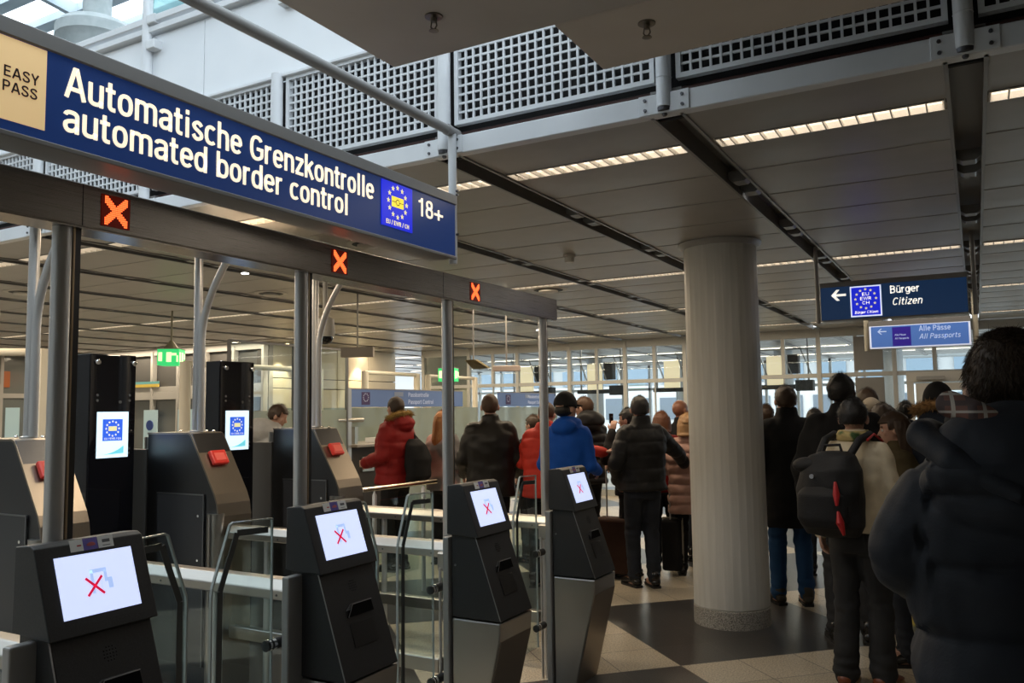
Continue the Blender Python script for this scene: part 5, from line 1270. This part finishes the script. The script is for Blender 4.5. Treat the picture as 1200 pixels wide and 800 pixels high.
    rg = [(0, 0, hem, (.178 + B * 1.1) * wd + o.get('flare', 0), .135 + B + o.get('flare', 0) * .6)]
    if hem < .80: rg.append((0, 0, .85, (.178 + B * 1.1) * wd + o.get('flare', 0) * .5, .135 + B))
    rg += [(0, 0, .95, (.175 + B) * wd, .130 + B), (0, sh(1.08), 1.08, (.165 + B) * wd, .122 + B), (0, sh(1.25), 1.25, (.185 + B) * wd, .130 + B), (0, sh(1.36), 1.36, (.192 + B * .7) * wd, .120 + B * .8), (0, sh(1.43) - .005, 1.435, (.155 + B * .4) * wd, .09 + B * .5), (0, sh(1.48) - .01, 1.485, .085 + B * .3, .070 + B * .3), (0, sh(1.5) - .005, 1.50 + o.get('collar', .045), .068 + B * .2, .066 + B * .2)]
    rings(m_, rg)
    for (s0, e, w, d, side) in arms:
        we = w - (w - e).normalized() * .01
        m_.ell(s0 + Vector((-side * .035, 0, -.015)), (.075 + B * .5, .070 + B * .6, .062 + B * .5), 16, 10)
        cap(m_, s0 + Vector((-side * .02, 0, -.02)), e, (.064 + B * .55), .051 + B * .55); cap(m_, e, we, .051 + B * .55, .040 + B * .35)
    if o.get('hood'):
        hx, hy, hz_ = o.get('hoodsize', (.14, .085, .09)); m_.ell((0, -.10 + sh(1.45) - B * .3, 1.465 + o.get('hoodz', 0)), (hx, hy, hz_), 20, 14); m_.ell((0, -.03 + sh(1.45), 1.50 + o.get('hoodz', 0)), (.105, .085, .05), 18, 12)
        for s in (-1, 1): m_.ell((s * .085, .0 + sh(1.45), 1.49), (.045, .08, .045), 14, 10)
    pt = o.get('puff', 0); pa = o.get('puffamp', .011)
    def seg_t(c, p, q):
        d = q - p; f = max(0, min(1, (c - p).dot(d) / d.length_squared)); return (c - (p + d * f)).length, f * d.length
    def jd(c, n_):
        v = noise.noise(Vector((c.x * 6, c.y * 6, c.z * 11))) * .012 + noise.noise(c * 17) * .005
        if pt:
            best = None
            for (s0, e, w, d, side) in arms:
                d1, t1 = seg_t(c, s0, e); d2, t2 = seg_t(c, e, w)
                if d1 < .11 + B and side * (c.x) > .17 * wd + B * .4 or d1 < .08 and side * c.x > .18: best = t1
                if d2 < .085 + B * .7 and (side * c.x > .19 * wd + B * .4 or c.y > .16 + B): best = (s0 - e).length + t2
            z = (best if best is not None else c.z + noise.noise(Vector((c.x * 3, c.y * 3, 1))) * .02)
            if c.z < 1.46 or best is not None: v += (abs(math.sin(math.pi * z / pt)) ** .55 - .7) * pa * 1.6
        return v
    jo = finish(fabric_mesh(m_, .009 if near else .012, 3), 'jacket', jm, t, jd)
    if o.get('jacketlabel'): jo['label'] = o['jacketlabel']
    if o.get('fur'):
        fm_ = o['fur']; fu = MB(); rnd = random.Random(int(abs(x) * 977)); c0_ = Vector(o.get('furc', (0, -.04 + sh(1.45), 1.525))); fx, fy = o.get('furr', (.125, .105))
        nf = 2200 if o.get('furdense') else 1500
        for _ in range(nf):
            a_ = rnd.uniform(0, 2 * math.pi); tt = rnd.uniform(0, 2 * math.pi); rr_ = .024
            base = c0_ + Vector((math.cos(a_) * fx, math.sin(a_) * fy, math.sin(a_) * -.035))
            nn = Vector((math.cos(a_) * math.cos(tt), math.sin(a_) * math.cos(tt), math.sin(tt))); p = base + nn * rr_ * .6
            q = base + (nn + Vector((rnd.uniform(-.5, .5), rnd.uniform(-.5, .5), rnd.uniform(-.5, .3)))) * rr_ * rnd.uniform(1.3, 2.0)
            ax = nn.cross(Vector((.2, .4, 1))).normalized() * .0028; ay = nn.cross(ax.normalized()) * .0028
            fu.add([p + ax, p - ax, p + ay, q], [(0, 1, 3), (1, 2, 3), (2, 0, 3), (0, 2, 1)])
        tr2 = MB(); tr2.tube([c0_ + Vector((math.cos(i * math.pi / 12) * fx, math.sin(i * math.pi / 12) * fy, math.sin(i * math.pi / 12) * -.035)) for i in range(25)], .022, 8); fu.add(tr2.v, tr2.f)
        fu.build('fur_trim', fm_, jo, world=False)
    if o.get('scarf'):
        m_ = MB(); m_.lathe((0, sh(1.48) - .005, 1.50), [(.085, -.03), (.102, -.01), (.100, .02), (.086, .045), (.078, .04)], 24)
        finish(fabric_mesh(m_, .008, 2), 'scarf', o['scarf'], t, lambda c, n_: noise.noise(Vector((c.x * 18, c.y * 18, c.z * 60))) * .007)
    return t, arms, hp, sh
NAVYJ = cloth('navy_puffer', (0.017, 0.020, 0.027), .62, .10)
BLK = cloth('black_wool', (0.011, 0.011, 0.012), .85)
BLK2 = cloth('black_puffer', (0.014, 0.014, 0.015), .5, .08)
LEATH = cloth('black_leather_jacket', (0.016, 0.014, 0.012), .42, .12)
REDJ = cloth('red_parka', (0.20, 0.009, 0.009), .65)
REDJ2 = cloth('bright_red_jacket', (0.52, 0.035, 0.02), .6)
BLUEJ = cloth('royal_blue_fleece', (0.004, 0.065, 0.36), .75)
PINK = cloth('dusty_pink_puffer', (0.40, 0.24, 0.20), .6)
CRM = cloth('cream_wool', (0.58, 0.50, 0.36), .85)
JEANB = cloth('blue_jeans', (0.02, 0.065, 0.16), .8)
JEAND = cloth('dark_jeans', (0.016, 0.019, 0.026), .8, var=1.6)
GREYT = cloth('dark_grey_trousers', (0.020, 0.020, 0.021), .8, var=1.5)
H_BR = mat('hair_brown', (0.045, 0.024, 0.012), .5); H_BK = mat('hair_black', (0.009, 0.008, 0.008), .5)
H_GI = mat('hair_ginger', (0.36, 0.15, 0.045), .5); H_BL = mat('hair_blond', (0.38, 0.22, 0.10), .5); H_SB = mat('hair_short_brown', (0.075, 0.038, 0.02), .6)
FURT = noisy('tan_fur', (0.22, 0.12, 0.045), (0.46, 0.27, 0.11), 30, .8); FURB = noisy('golden_fur', (0.25, 0.15, 0.035), (0.42, 0.27, 0.08), 30, .8)
BROWN = mat('brown_leather_shoe', (0.17, 0.042, 0.012), .4); TANSOLE = mat('tan_sole', (0.48, 0.34, 0.18), .6)
# plaid lining
pm = mat('plaid_lining', (0.12, 0.05, 0.035), .8); n, l, b_ = nodes(pm); tc = n.new('ShaderNodeTexCoord'); sx_ = n.new('ShaderNodeSeparateXYZ'); l.new(tc.outputs['Object'], sx_.inputs[0])
def band(o_, per, ofs, wid):
    a = n.new('ShaderNodeMath'); a.operation = 'MULTIPLY_ADD'; a.inputs[1].default_value = 1 / per; a.inputs[2].default_value = ofs; l.new(o_, a.inputs[0])
    f = n.new('ShaderNodeMath'); f.operation = 'FRACT'; l.new(a.outputs[0], f.inputs[0]); c = n.new('ShaderNodeMath'); c.operation = 'LESS_THAN'; c.inputs[1].default_value = wid; l.new(f.outputs[0], c.inputs[0]); return c.outputs[0]
cur = None
for (o_, per, ofs, wid, colr) in ((sx_.outputs[0], .055, .1, .30, (.055, .035, .035)), (sx_.outputs[2], .04, .3, .30, (.055, .035, .035)), (sx_.outputs[0], .055, .6, .13, (.40, .37, .33)), (sx_.outputs[2], .04, .7, .14, (.40, .37, .33))):
    mxn = n.new('ShaderNodeMix'); mxn.data_type = 'RGBA'; l.new(band(o_, per, ofs, wid), mxn.inputs[0])
    if cur is None: mxn.inputs[6].default_value = (.13, .055, .04, 1)
    else: l.new(cur, mxn.inputs[6])
    mxn.inputs[7].default_value = (*colr, 1); cur = mxn.outputs[2]
l.new(cur, b_.inputs['Base Color'])
scf = noisy('green_yellow_scarf', (0.05, 0.10, 0.03), (0.50, 0.38, 0.16), 13, .8, lo=.40, hi=.52, detail=1)
QB = 'people queueing'
# P1 - the near man, navy puffer
t, arms, hp, sh = person('person standing close in a long dark navy puffer coat with plaid-lined hood down, back turned', 0.075, 2.32, 8, 1.79,
    dict(near=True, bulk=.055, wide=1.04, hem=.60, flare=.03, jacket=NAVYJ, puff=.155, puffamp=.017, larm=((.245, -.02, 1.24), (.19, .18, 1.15), (-.5, .8, -.1)), rarm='pocket', hair='short', hairmat=mat('hair_brown_near', (0.055, 0.034, 0.020), .5),
         hairvol=1.0, hairnoise=.2, lift=.12, nape=1.60, strands=14000, strand_len=.020, trousers=JEANB, nod=10, hood=True, hoodsize=(.215, .13, .15), hoodz=-.02, stance=((-.12, 0), (.12, .05)), head=1.08))
# hood rim, plaid lining and dark inner collar
m_ = MB()
def arc(r_x, r_y, z0, zf, rad, a0=200, a1=340, cy=-.01, n_=22):
    pts = []
    for i in range(n_ + 1):
        a_ = R(a0 + (a1 - a0) * i / n_); pts.append(Vector((math.cos(a_) * r_x, math.sin(a_) * r_y + cy, z0 + zf * abs(math.cos(a_)))))
    return pts
m_ = MB(); m_.tube(arc(.110, .105, 1.560, -.01, .03, 170, 370), .036, 12)
o_ = finish(fabric_mesh(m_, .008, 2), 'collar', cloth('collar_black', (0.012, 0.013, 0.016)), t)
m_ = MB()
for side in (-1, 1):
    pts = [Vector((side * .085, .055, 1.55)), Vector((side * .125, -.005, 1.590)), Vector((side * .140, -.085, 1.592)), Vector((side * .095, -.160, 1.570)), Vector((side * .0, -.195, 1.52))]
    m_.tube(pts, [.016, .028, .032, .028, .012], 12)
finish(fabric_mesh(m_, .007, 1), 'plaid_hood_lining', pm, t)['label'] = 'brown and white plaid hood lining'
m_ = MB()
for side in (-1, 1):
    pts = [Vector((side * .10, .07, 1.50)), Vector((side * .18, -.0, 1.53)), Vector((side * .200, -.09, 1.52)), Vector((side * .15, -.18, 1.47)), Vector((side * .03, -.250, 1.40))]
    m_.tube(pts, [.022, .034, .038, .034, .02], 14)
finish(fabric_mesh(m_, .008, 2), 'hood_edge', NAVYJ, t, lambda c, n_: noise.noise(c * 12) * .01)
m_ = MB(); m_.tube([Vector((-.02, -.12, 1.52)), Vector((.10, -.235, 1.38)), Vector((.20, -.255, 1.22)), Vector((.28, -.22, 1.05))], .020, 8)
for i, v in enumerate(m_.v): pass
finish(fabric_mesh(m_, .008, 1), 'dark_strap', BLK, t)
# P2 backpack man
t2, a2_, hp2, sh2 = person('person in a cream jacket and green patterned scarf carrying a black backpack, brown shoes', -0.66, 5.40, -14, 1.68,
    dict(near=True, jacket=CRM, bulk=.02, wide=1.02, trousers=GREYT, shoes=BROWN, soles=TANSOLE, hair='short', hairmat=H_BK, hairvol=1.1, strands=1800, strand_len=.014, scarf=scf, nape=1.60, turn=10, larm='down', rarm='low_fwd', stance=((-.09, -.06), (.10, .03)), cuff=1.25, hem=.93))
bp = thing('backpack', t2.location, 'black backpack with red zips on the back of the cream jacket', 'backpack', None, t2.rotation_euler.z)
bp.location = t2.location
m_ = MB(); rings(m_, [(-.05, -.245, .90, .15, .08), (-.05, -.26, .96, .185, .12), (-.05, -.265, 1.15, .19, .13), (-.045, -.26, 1.28, .175, .12), (-.04, -.235, 1.36, .13, .09), (-.04, -.22, 1.385, .08, .05)])
bpm = cloth('backpack_black', (0.013, 0.013, 0.014), .6, .2)
finish(fabric_mesh(m_, .010, 3), 'main_bag', bpm, bp, lambda c, n_: noise.noise(c * 9) * .012)
m_ = MB(); rings(m_, [(-.06, -.345, .95, .12, .05), (-.06, -.355, 1.0, .15, .065), (-.06, -.355, 1.14, .145, .06), (-.06, -.34, 1.20, .10, .04)])
finish(fabric_mesh(m_, .010, 3), 'front_pocket', bpm, bp)
m_ = MB(); m_.ell((-.16, -.29, 1.30), (.10, .07, .05), 16, 10); finish(fabric_mesh(m_, .009, 2), 'side_bulge', bpm, bp)
RZ = mat('red_zip', (0.42, 0.012, 0.015), .45)
m_ = MB(); m_.tube([(.035, -.395, 1.22), (.045, -.41, 1.15), (.048, -.418, 1.09)], [.008, .020, .008], 10).tube([(.052, -.415, 1.06), (.065, -.425, 1.00), (.078, -.41, .93)], [.007, .022, .008], 10); m_.build('red_zip', RZ, bp, smooth=True, world=False)
MB().tube([(-.02, -.36, 1.262), (.045, -.36, 1.275)], .007, 8).build('red_tab', RZ, bp, smooth=True, world=False)
MB().lathe((-.10, -.395, 1.245), [(.013, -.003), (.013, .003), (.010, .004)], 16, 'y').build('round_badge', mat('silver_badge', (.5, .5, .5), .3, .8), bp, smooth=True, world=False)
m_ = MB()
for s in (-1, 1): m_.tube([(s * .09 - .04, -.20, 1.36), (s * .10 - .02, -.13, 1.445), (s * .105, -.03, 1.475), (s * .115, .08, 1.43), (s * .13, .12, 1.33)], .023, 10)
m_.tube([(-.10, -.235, 1.365), (-.09, -.22, 1.415), (-.0, -.22, 1.42), (.02, -.235, 1.365)], .009, 8)
m_.build('shoulder_strap', bpm, bp, smooth=True, world=False)
MB().tube([(.125, -.125, 1.445), (.13, -.03, 1.478), (.14, .08, 1.43)], .007, 8).build('red_piping', RZ, bp, smooth=True, world=False)
# P3..P8 around the right-hand queue
person('person in a long black overcoat and blue jeans queueing just right of the round column', -1.42, 7.30, 27, 1.81, dict(jacket=BLK, hem=.62, flare=.02, bulk=.035, trousers=JEANB, shoes=mat('olive_boot', (0.045, 0.036, 0.024), .7), hairmat=H_BR, hair='short', larm='pocket', rarm='down', collar=.065, turn=0, stance=((-.10, .05), (.11, .0))))
person('tall person with black hair and black coat standing directly before the backpack wearer', -0.84, 6.35, 12, 1.86, dict(jacket=BLK, bulk=.045, wide=1.1, hem=.70, hairmat=H_BK, skin=SKIN_D, hairvol=1.1, turn=-20, trousers=GREYT, larm='down', rarm='down', collar=.05))
person('person in a navy jacket with tan fur hood trim and black cap', -0.22, 6.06, 6, 1.76, dict(wide=.92, jacket=cloth('dark_navy_jacket', (0.012, 0.016, 0.026)), bulk=.04, hair='beanie', hood=True, hoodz=.03, fur=FURT, furdense=True, furc=(0, -.075, 1.585), furr=(.135, .085), trousers=JEAND, larm='down', rarm='down'))
person('person with brown hair and face in profile looking left beside the fur hood', -0.47, 6.00, 100, 1.59, dict(jacket=cloth('olive_coat', (0.06, 0.045, 0.02)), hair='long', hairmat=H_BR, face=True, bulk=.03, trousers=JEAND, nod=8))
person('person in dark clothes with a cream knitted hood behind the tall black coat', -0.80, 7.75, 24, 1.68, dict(jacket=BLK, hair='beanie', hatmat=cloth('cream_knit', (0.42, 0.36, 0.28)), trousers=JEAND, bulk=.03))
person('person with full brown hair in the queue, right of the cream hood', -0.66, 7.25, 20, 1.64, dict(jacket=cloth('brown_coat', (0.03, 0.02, 0.014)), hair='bob', hairmat=H_BR, hairvol=1.4, bulk=.03, trousers=JEAND))
person('person with dark tied hair farther back in the queue, left of the fur hood', -0.62, 9.05, 10, 1.67, dict(jacket=BLK, hair='bun', hairmat=H_BK, trousers=JEAND))
person('person with short brown hair just right of the tall black-haired head', -0.95, 8.85, 15, 1.80, dict(jacket=BLK, hair='short', hairmat=H_BR, trousers=JEAND, turn=30))
person('short person with dark hair seen low against the bright window, right of the long overcoat', -1.42, 8.7, 20, 1.61, dict(jacket=BLK, hair='short', hairmat=H_BK, trousers=JEAND, bulk=.02))
person('person partly hidden by the right edge of the round column, dark hair', -1.98, 9.1, 30, 1.66, dict(jacket=BLK, hair='short', hairmat=H_BR, trousers=JEAND))
person('person with shaved bald head left of the round column', -2.86, 8.93, -5, 1.73, dict(jacket=BLK, hair='none', skin=noisy('skin_tan', (0.24, 0.10, 0.06), (0.28, 0.125, 0.075), 9, .4), trousers=JEAND, turn=-25))
person('person with blond hair in a dusty pink quilted coat left of the round column', -2.55, 8.15, 10, 1.57, dict(jacket=PINK, puff=.11, puffamp=.014, bulk=.05, hem=.66, hair='bob', hairmat=H_BL, hairvol=1.2, trousers=BLK, larm='hold', rarm='down'))
# P9 main man
person('person in a black quilted jacket, dark jeans and black shoes, left of the round column', -2.77, 7.42, 46, 1.75, dict(jacket=BLK2, bulk=.04, wide=1.06, hem=.88, puff=.12, puffamp=.006, trousers=JEAND, hair='short', hairmat=mat('hair_grey_black', (0.028, 0.026, 0.025), .6), hairvol=1.0, strands=900, strand_len=.012, larm='pocket', rarm=((.40, .10, 1.22), (.58, .24, 1.07), (.6, .4, -.5)), collar=.06, stance=((-.07, .06), (.09, -.02)), turn=-20, nod=4))
person('person facing left with a phone at the mouth, half hidden behind the black quilted jacket', -3.04, 7.82, 95, 1.64, dict(jacket=BLK, face=True, hairmat=H_BK, hair='short', larm='phone', rarm='hold', trousers=BLK, nod=5, bulk=.02))
tag(MB().box(-3.27, -3.25, 7.86, 7.93, 1.50, 1.60).build('mobile_phone', BLACKP, bevel=.003), 'black mobile phone held up to the mouth left of the black quilted jacket', 'phone')
person('person with reddish brown hair in a red coat behind the black quilted jacket', -2.92, 8.45, 25, 1.60, dict(jacket=REDJ, hair='bob', hairmat=mat('hair_auburn', (0.12, 0.045, 0.02), .5), trousers=JEAND, bulk=.02))
person('person in a black hooded puffer jacket with short brown hair looking left, before the window', -3.70, 8.22, 52, 1.77, dict(jacket=BLK2, bulk=.045, puff=.09, puffamp=.012, hood=True, hoodsize=(.17, .11, .11), hoodz=.02, hair='short', hairmat=H_SB, hairvol=.8, turn=38, nod=6, larm='fwd', rarm='fwd', trousers=BLK))
person('person in a royal blue fleece hoodie and black knit cap behind the end gate post', -3.13, 6.58, 8, 1.77, dict(jacket=BLUEJ, bulk=.015, wide=.95, hem=.80, hood=True, hoodsize=(.12, .06, .07), hair='cap', hatmat=cloth('black_cap', (0.012, 0.012, 0.014)), turn=-70 + 35, trousers=BLK, larm='fwd', rarm='fwd', hairmat=H_BK))
person('person with short brown hair in a bright red jacket, head bowed', -3.60, 7.02, 0, 1.72, dict(jacket=REDJ2, bulk=.03, hair='buzz', hairmat=H_SB, hairvol=1.6, nod=26, lean=.05, larm='hold', rarm=((.27, .16, 1.28), (.50, .27, 1.25), (.95, .25, .05)), trousers=BLK, puff=.10, puffamp=.008, palm=(0, 0, 1), face=True, turn=10))
person('person with dark tied hair and glasses behind the bright red jacket', -4.30, 8.15, 60, 1.58, dict(jacket=BLK, hair='bun', hairmat=H_BR, face=True, trousers=BLK, turn=20))
person('person in a black leather jacket with cropped hair seen from behind', -4.12, 6.93, 30, 1.80, dict(jacket=LEATH, bulk=.035, wide=1.08, hem=.80, hair='buzz', hairmat=H_SB, hairvol=1.4, collar=.045, larm='low_fwd', rarm='low_fwd', trousers=BLK))
person('person with long ginger hair in a grey and pink jacket', -5.12, 7.60, -8, 1.64, dict(jacket=noisy('grey_pink_jacket', (0.16, 0.15, 0.15), (0.50, 0.28, 0.25), 3.2, .8, lo=.45, hi=.55, detail=1), hair='long', hairmat=H_GI, bulk=.03, trousers=BLK, turn=10, larm='fwd', rarm='fwd'))
tq, _, _, _ = person('person in a dark red parka with golden fur hood standing at the passport booth', -5.40, 7.12, 88, 1.80, dict(jacket=REDJ, bulk=.045, wide=1.0, hem=.86, hood=True, hoodz=.0, fur=FURB, furc=(0, -.05, 1.535), furr=(.135, .10), hair='buzz', hairmat=mat('hair_dark_short', (0.035, 0.02, 0.013), .6), hairvol=1.8, turn=-15, larm='fwd', rarm='hold', trousers=BLK, puff=.16, puffamp=.008))
b2 = thing('shoulder_bag', tq.location, 'black rucksack hanging from the shoulder of the dark red parka', 'backpack', None, tq.rotation_euler.z)
m_ = MB(); rings(m_, [(.04, -.22, .90, .10, .07), (.05, -.26, .97, .15, .10), (.05, -.26, 1.15, .16, .11), (.04, -.24, 1.30, .12, .09), (.05, -.21, 1.36, .06, .05)]); m_.tube([(.12, -.20, 1.34), (.13, -.10, 1.45), (.14, .02, 1.46)], .02, 8)
finish(fabric_mesh(m_, .012, 3), 'bag', BLK, b2, lambda c, n_: noise.noise(c * 9) * .015)
person('person in a grey hooded jacket with blue trousers behind the glass partition', -6.42, 6.22, -20, 1.74, dict(jacket=cloth('grey_hood_jacket', (0.36, 0.36, 0.36)), bulk=.05, hood=True, hoodsize=(.19, .15, .13), hair='short', hairmat=H_BR, turn=-40, nod=24, lean=.10, trousers=cloth('bright_blue_cloth', (0.015, 0.12, 0.26)), hem=1.0, larm='fwd', rarm='fwd'))
# luggage
sc_ = thing('suitcase', (-3.18, 7.70, 0), 'dark brown trolley suitcase with long steel handle left of the dark jeans', 'suitcase')
MB().box(-3.36, -3.02, 7.62, 7.84, .05, .58).build('shell', cloth('brown_case', (0.05, 0.026, 0.018)), sc_, bevel=.03, seg=3)
MB().tube([(-3.26, 7.73, .58), (-3.26, 7.73, 1.05), (-3.12, 7.73, 1.05), (-3.12, 7.73, .58)], .009, 8).build('handle', TUBE, sc_, smooth=True)
for i in (-3.32, -3.06): MB().lathe((i, 7.73, .03), [(.03, -.012), (.03, .012)], 14, 'x').build('wheel', RUBBER, sc_)
sc_ = thing('suitcase', (-2.55, 8.15, 0), 'black suitcase with pale rim standing beside the dusty pink coat', 'suitcase')
MB().box(-2.80, -2.62, 7.98, 8.22, .05, .55).build('shell', BLK, sc_, bevel=.03, seg=3)
MB().box(-2.815, -2.605, 8.09, 8.11, .05, .56).build('pale_rim', mat('pale_rim', (.35, .33, .28), .5), sc_)
MB().tube([(-2.71, 8.02, .55), (-2.71, 8.02, .80), (-2.71, 8.18, .80), (-2.71, 8.18, .55)], .008, 8).build('handle', TUBE, sc_, smooth=True)
# papers in the near man's hand
cb = thing('carrier_bag', (-0.145, 2.50, 1.06), 'small yellow and olive bag held in the hand of the long navy coat wearer', 'bag')
m_ = MB(); rings(m_, [(0, 0, -.06, .022, .016), (0, 0, -.01, .040, .024), (0, 0, .05, .038, .020), (0, .0, .10, .014, .012)], 12)
finish(fabric_mesh(m_, .006, 1), 'bag', noisy('yellow_olive_bag', (0.45, 0.30, 0.02), (0.12, 0.11, 0.07), 12, .4, lo=.42, hi=.5, detail=1), cb, lambda c, n_: noise.noise(c * 20) * .006)
